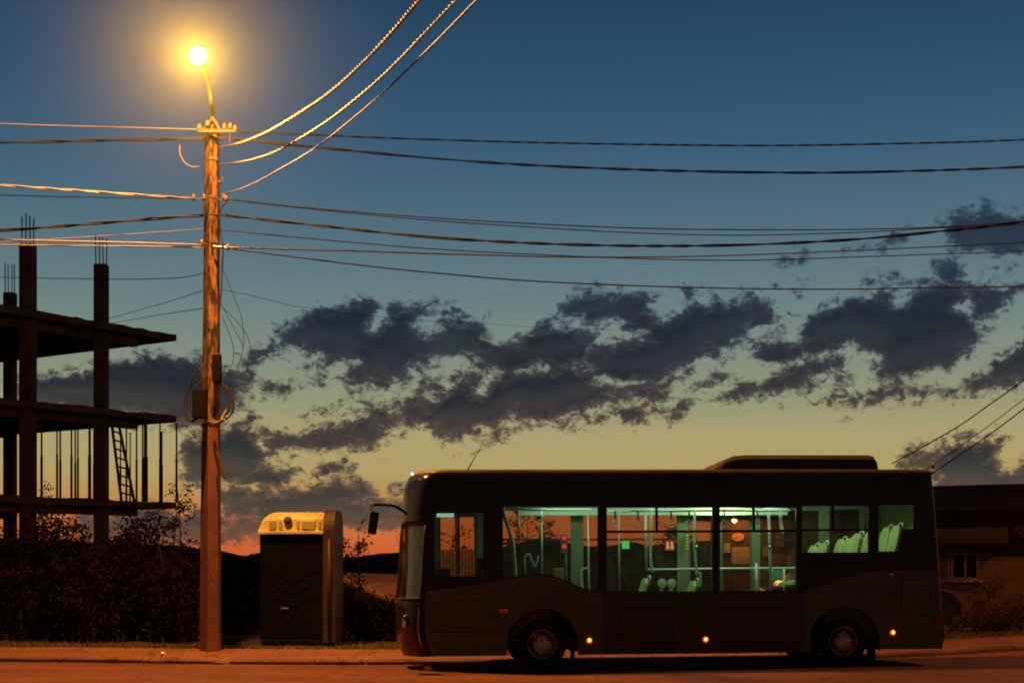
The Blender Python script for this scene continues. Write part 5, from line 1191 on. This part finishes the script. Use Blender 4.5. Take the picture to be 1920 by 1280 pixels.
def sapling(px, D, pyt, label, seed, n=260, spread=.35):
    b = bpos(px, D); h = P(px, pyt, D).z - b.z; o = empty('sapling', b, label, 'sapling', 'thin saplings rising above the bushes'); r2 = random.Random(seed); rng = np.random.default_rng(seed)
    mb = MB(); tips = []; lean = r2.uniform(-.2, .2)
    mb.tube([(0, 0, 0), (lean * .3, 0, h * .5), (lean, 0, h)], [.025, .016, .005], 5)
    for k in range(16):
        t = r2.uniform(.35, 1); s = Vector((lean * t * t, 0, h * t)); e = s + Vector((r2.uniform(-1, 1) * spread, r2.uniform(-1, 1) * spread, r2.uniform(.05, .4)))
        mb.tube([s, s.lerp(e, .5) + Vector((0, 0, .04)), e], [.008, .006, .003], 4); tips += [s.lerp(e, q) for q in (.5, .7, .85, 1)]
    mb.build('trunk', M['twig'], o)
    c = np.array([tips[i] for i in rng.integers(0, len(tips), n)]) + rng.normal(size=(n, 3)) * .05
    a = rng.normal(size=(n, 3)); a /= np.linalg.norm(a, axis=1)[:, None]; bb_ = np.cross(a, rng.normal(size=(n, 3))); bb_ /= np.linalg.norm(bb_, axis=1)[:, None]; s = .045
    vs = np.stack([c - a * s, c + bb_ * s * .4, c + a * s, c - bb_ * s * .4], 1).reshape(-1, 3)
    mb = MB(); mb.add(vs.tolist(), [(4 * i, 4 * i + 1, 4 * i + 2, 4 * i + 3) for i in range(n)]); mb.build('crown', M['leaf'], o)
sapling(345, 28.0, 905, 'thin leafy sapling just left of the pole, against the sky', 21, 300)
sapling(318, 29.0, 925, 'thin sapling right of the ladder foot, against grey cloud', 22, 220)
sapling(60, 28.5, 925, 'sapling rising above the bushes before the broad column', 23, 260)
sapling(655, 27.4, 1030, 'small sapling right behind the toilet side frame', 24, 260, .3)
sapling(676, 28.0, 985, 'sparse twig with few leaves between toilet and mirror', 25, 60, .35)
sapling(842, 30.0, 985, 'sapling seen through the driver window of the bus', 26, 240, .45)
sapling(985, 31.0, 965, 'tall sapling seen through the second bus window', 27, 900, .6)
sapling(1862, 30.5, 1100, 'leaning thin sapling before the house wall', 28, 160, .5)
# grass along the back of the pavement
rng = np.random.default_rng(9); n = 9000
gx = rng.uniform(-12, 12, n); gy = np.array([kerb_y(x) for x in gx]) + 1.75 + rng.gamma(1.6, .35, n)
keep = ~((gx > -4.8) & (gx < -3.1) & (gy > 25.3)) ; gx, gy = gx[keep], gy[keep]; n = len(gx)
hgt = rng.uniform(.03, .14, n) * (1 + (rng.random(n) > .93)); an = rng.uniform(0, 6.28, n); ln = rng.normal(size=(n, 2)) * .05
gz = np.array([ground_z(x, y) for x, y in zip(gx, gy)]) - .02
b = np.stack([gx, gy, gz], 1); dx = np.stack([np.cos(an), np.sin(an), 0 * an], 1) * .008; tp = b + np.stack([ln[:, 0], ln[:, 1], hgt], 1)
vs = np.stack([b - dx, b + dx, tp], 1).reshape(-1, 3)
mb = MB(); mb.add(vs.tolist(), [(3 * i, 3 * i + 1, 3 * i + 2) for i in range(n)]); struct(mb.build('grass', M['grass']), 'stuff')
# gravel along the gutter and the back of the pavement
rng = np.random.default_rng(19); mb = MB()
for k in range(520):
    x = rng.uniform(-9.5, 10); t = rng.random()
    if t < .55: y = kerb_y(x) - abs(rng.normal(0, .22)) - .03; z = road_z(x, y)
    else: y = kerb_y(x) + rng.uniform(.2, 1.7); z = pave_z(x) + .004 + .03 * max(0, y - kerb_y(x) - .5)
    r_ = rng.uniform(.006, .022) * (1.6 if rng.random() > .95 else 1)
    mb.add([(x - r_, y, z), (x, y - r_ * .8, z), (x + r_, y, z), (x, y + r_, z), (x, y, z + r_)], [(0, 1, 4), (1, 2, 4), (2, 3, 4), (3, 0, 4)])
struct(mb.build('gravel', M['kerb']), 'stuff')
# litter
mb = MB(); p = P(305, 1217, 23.95); mb.lathe([(.005, -.035), (.025, -.03), (.038, -.01), (.036, .015), (.02, .032), (.004, .036)], (p.x, p.y, pave_z(p.x) + .04), None, 10); tag(mb.build('crumpled_cup', M['litter'], smooth=True), 'small white crumpled cup on the pavement left of the pole', 'litter')
mb = MB(); x = P(688, 1240, 23.1).x; mb.lathe([(.02, 0), (.028, .09), (.03, .095)], (x, kerb_y(x) - .1, road_z(x, kerb_y(x) - .1)), None, 10); tag(mb.build('paper_cup', M['litter'], smooth=True), 'small pale paper cup in the gutter left of the bus', 'litter')

# ------------------------------------------------------------------ ball of mist added to make the lamp's glow
HZ_R = 4.2
mb = MB(); rows = []
for i in range(13):
    t = math.pi * i / 12
    rows.append([(HZ_R * max(.002, math.sin(t)) * math.cos(a), HZ_R * max(.002, math.sin(t)) * math.sin(a), -HZ_R * math.cos(t)) for a in np.linspace(0, 2 * math.pi, 25)])
mb.grid(rows)
hz = mb.build('glow_mist', None, recalc=True); struct(hz, 'stuff'); hz.location = LP
m = bpy.data.materials.new('lamp_glow_mist'); m.use_nodes = True; nt = m.node_tree; N = nt.nodes; L = nt.links; N.clear()
o = N.new('ShaderNodeOutputMaterial'); v = N.new('ShaderNodeVolumePrincipled')
v.inputs['Color'].default_value = (.70, 1, .4, 1); v.inputs['Anisotropy'].default_value = 0  # greenish tint put in to turn the glow amber
tc = N.new('ShaderNodeTexCoord'); le = N.new('ShaderNodeVectorMath'); le.operation = 'LENGTH'; L.new(tc.outputs['Object'], le.inputs[0])
fr_ = N.new('ShaderNodeMapRange'); fr_.inputs['From Max'].default_value = HZ_R * .97; fr_.inputs['To Min'].default_value = 1; fr_.inputs['To Max'].default_value = 0; L.new(le.outputs['Value'], fr_.inputs['Value'])
pw = N.new('ShaderNodeMath'); pw.operation = 'POWER'; pw.inputs[1].default_value = 2.0; L.new(fr_.outputs[0], pw.inputs[0])
mu = N.new('ShaderNodeMath'); mu.operation = 'MULTIPLY'; mu.inputs[1].default_value = .0082; L.new(pw.outputs[0], mu.inputs[0])
L.new(mu.outputs[0], v.inputs['Density']); L.new(v.outputs[0], o.inputs['Volume']); hz.data.materials.append(m)

# ------------------------------------------------------------------ world, camera, render
w = bpy.data.worlds.new('World'); S.world = w; w.use_nodes = True
bg = w.node_tree.nodes['Background']; st = w.node_tree.nodes.new('ShaderNodeTexSky'); st.sky_type = 'NISHITA'; st.sun_disc = False; st.sun_elevation = R(-3); st.sun_rotation = R(0)
w.node_tree.links.new(st.outputs[0], bg.inputs['Color']); bg.inputs['Strength'].default_value = .05
cd = bpy.data.cameras.new('camera'); cam = bpy.data.objects.new('camera', cd); COL.objects.link(cam)
cam.location = CAM; cam.rotation_euler = (R(90), 0, 0); cd.lens = 50; cd.sensor_width = 36; cd.shift_y = (HY - 640) / 1920; cd.clip_end = 12000; cd.clip_start = .1
S.camera = cam
S.view_settings.view_transform = 'Standard'; S.view_settings.look = 'None'; S.view_settings.exposure = 0; S.view_settings.gamma = 1
S.cycles.use_denoising = True; S.cycles.filter_width = 1.9
S.cycles.max_bounces = 8; S.cycles.transparent_max_bounces = 24; S.cycles.volume_bounces = 0
S.cycles.sample_clamp_indirect = 4
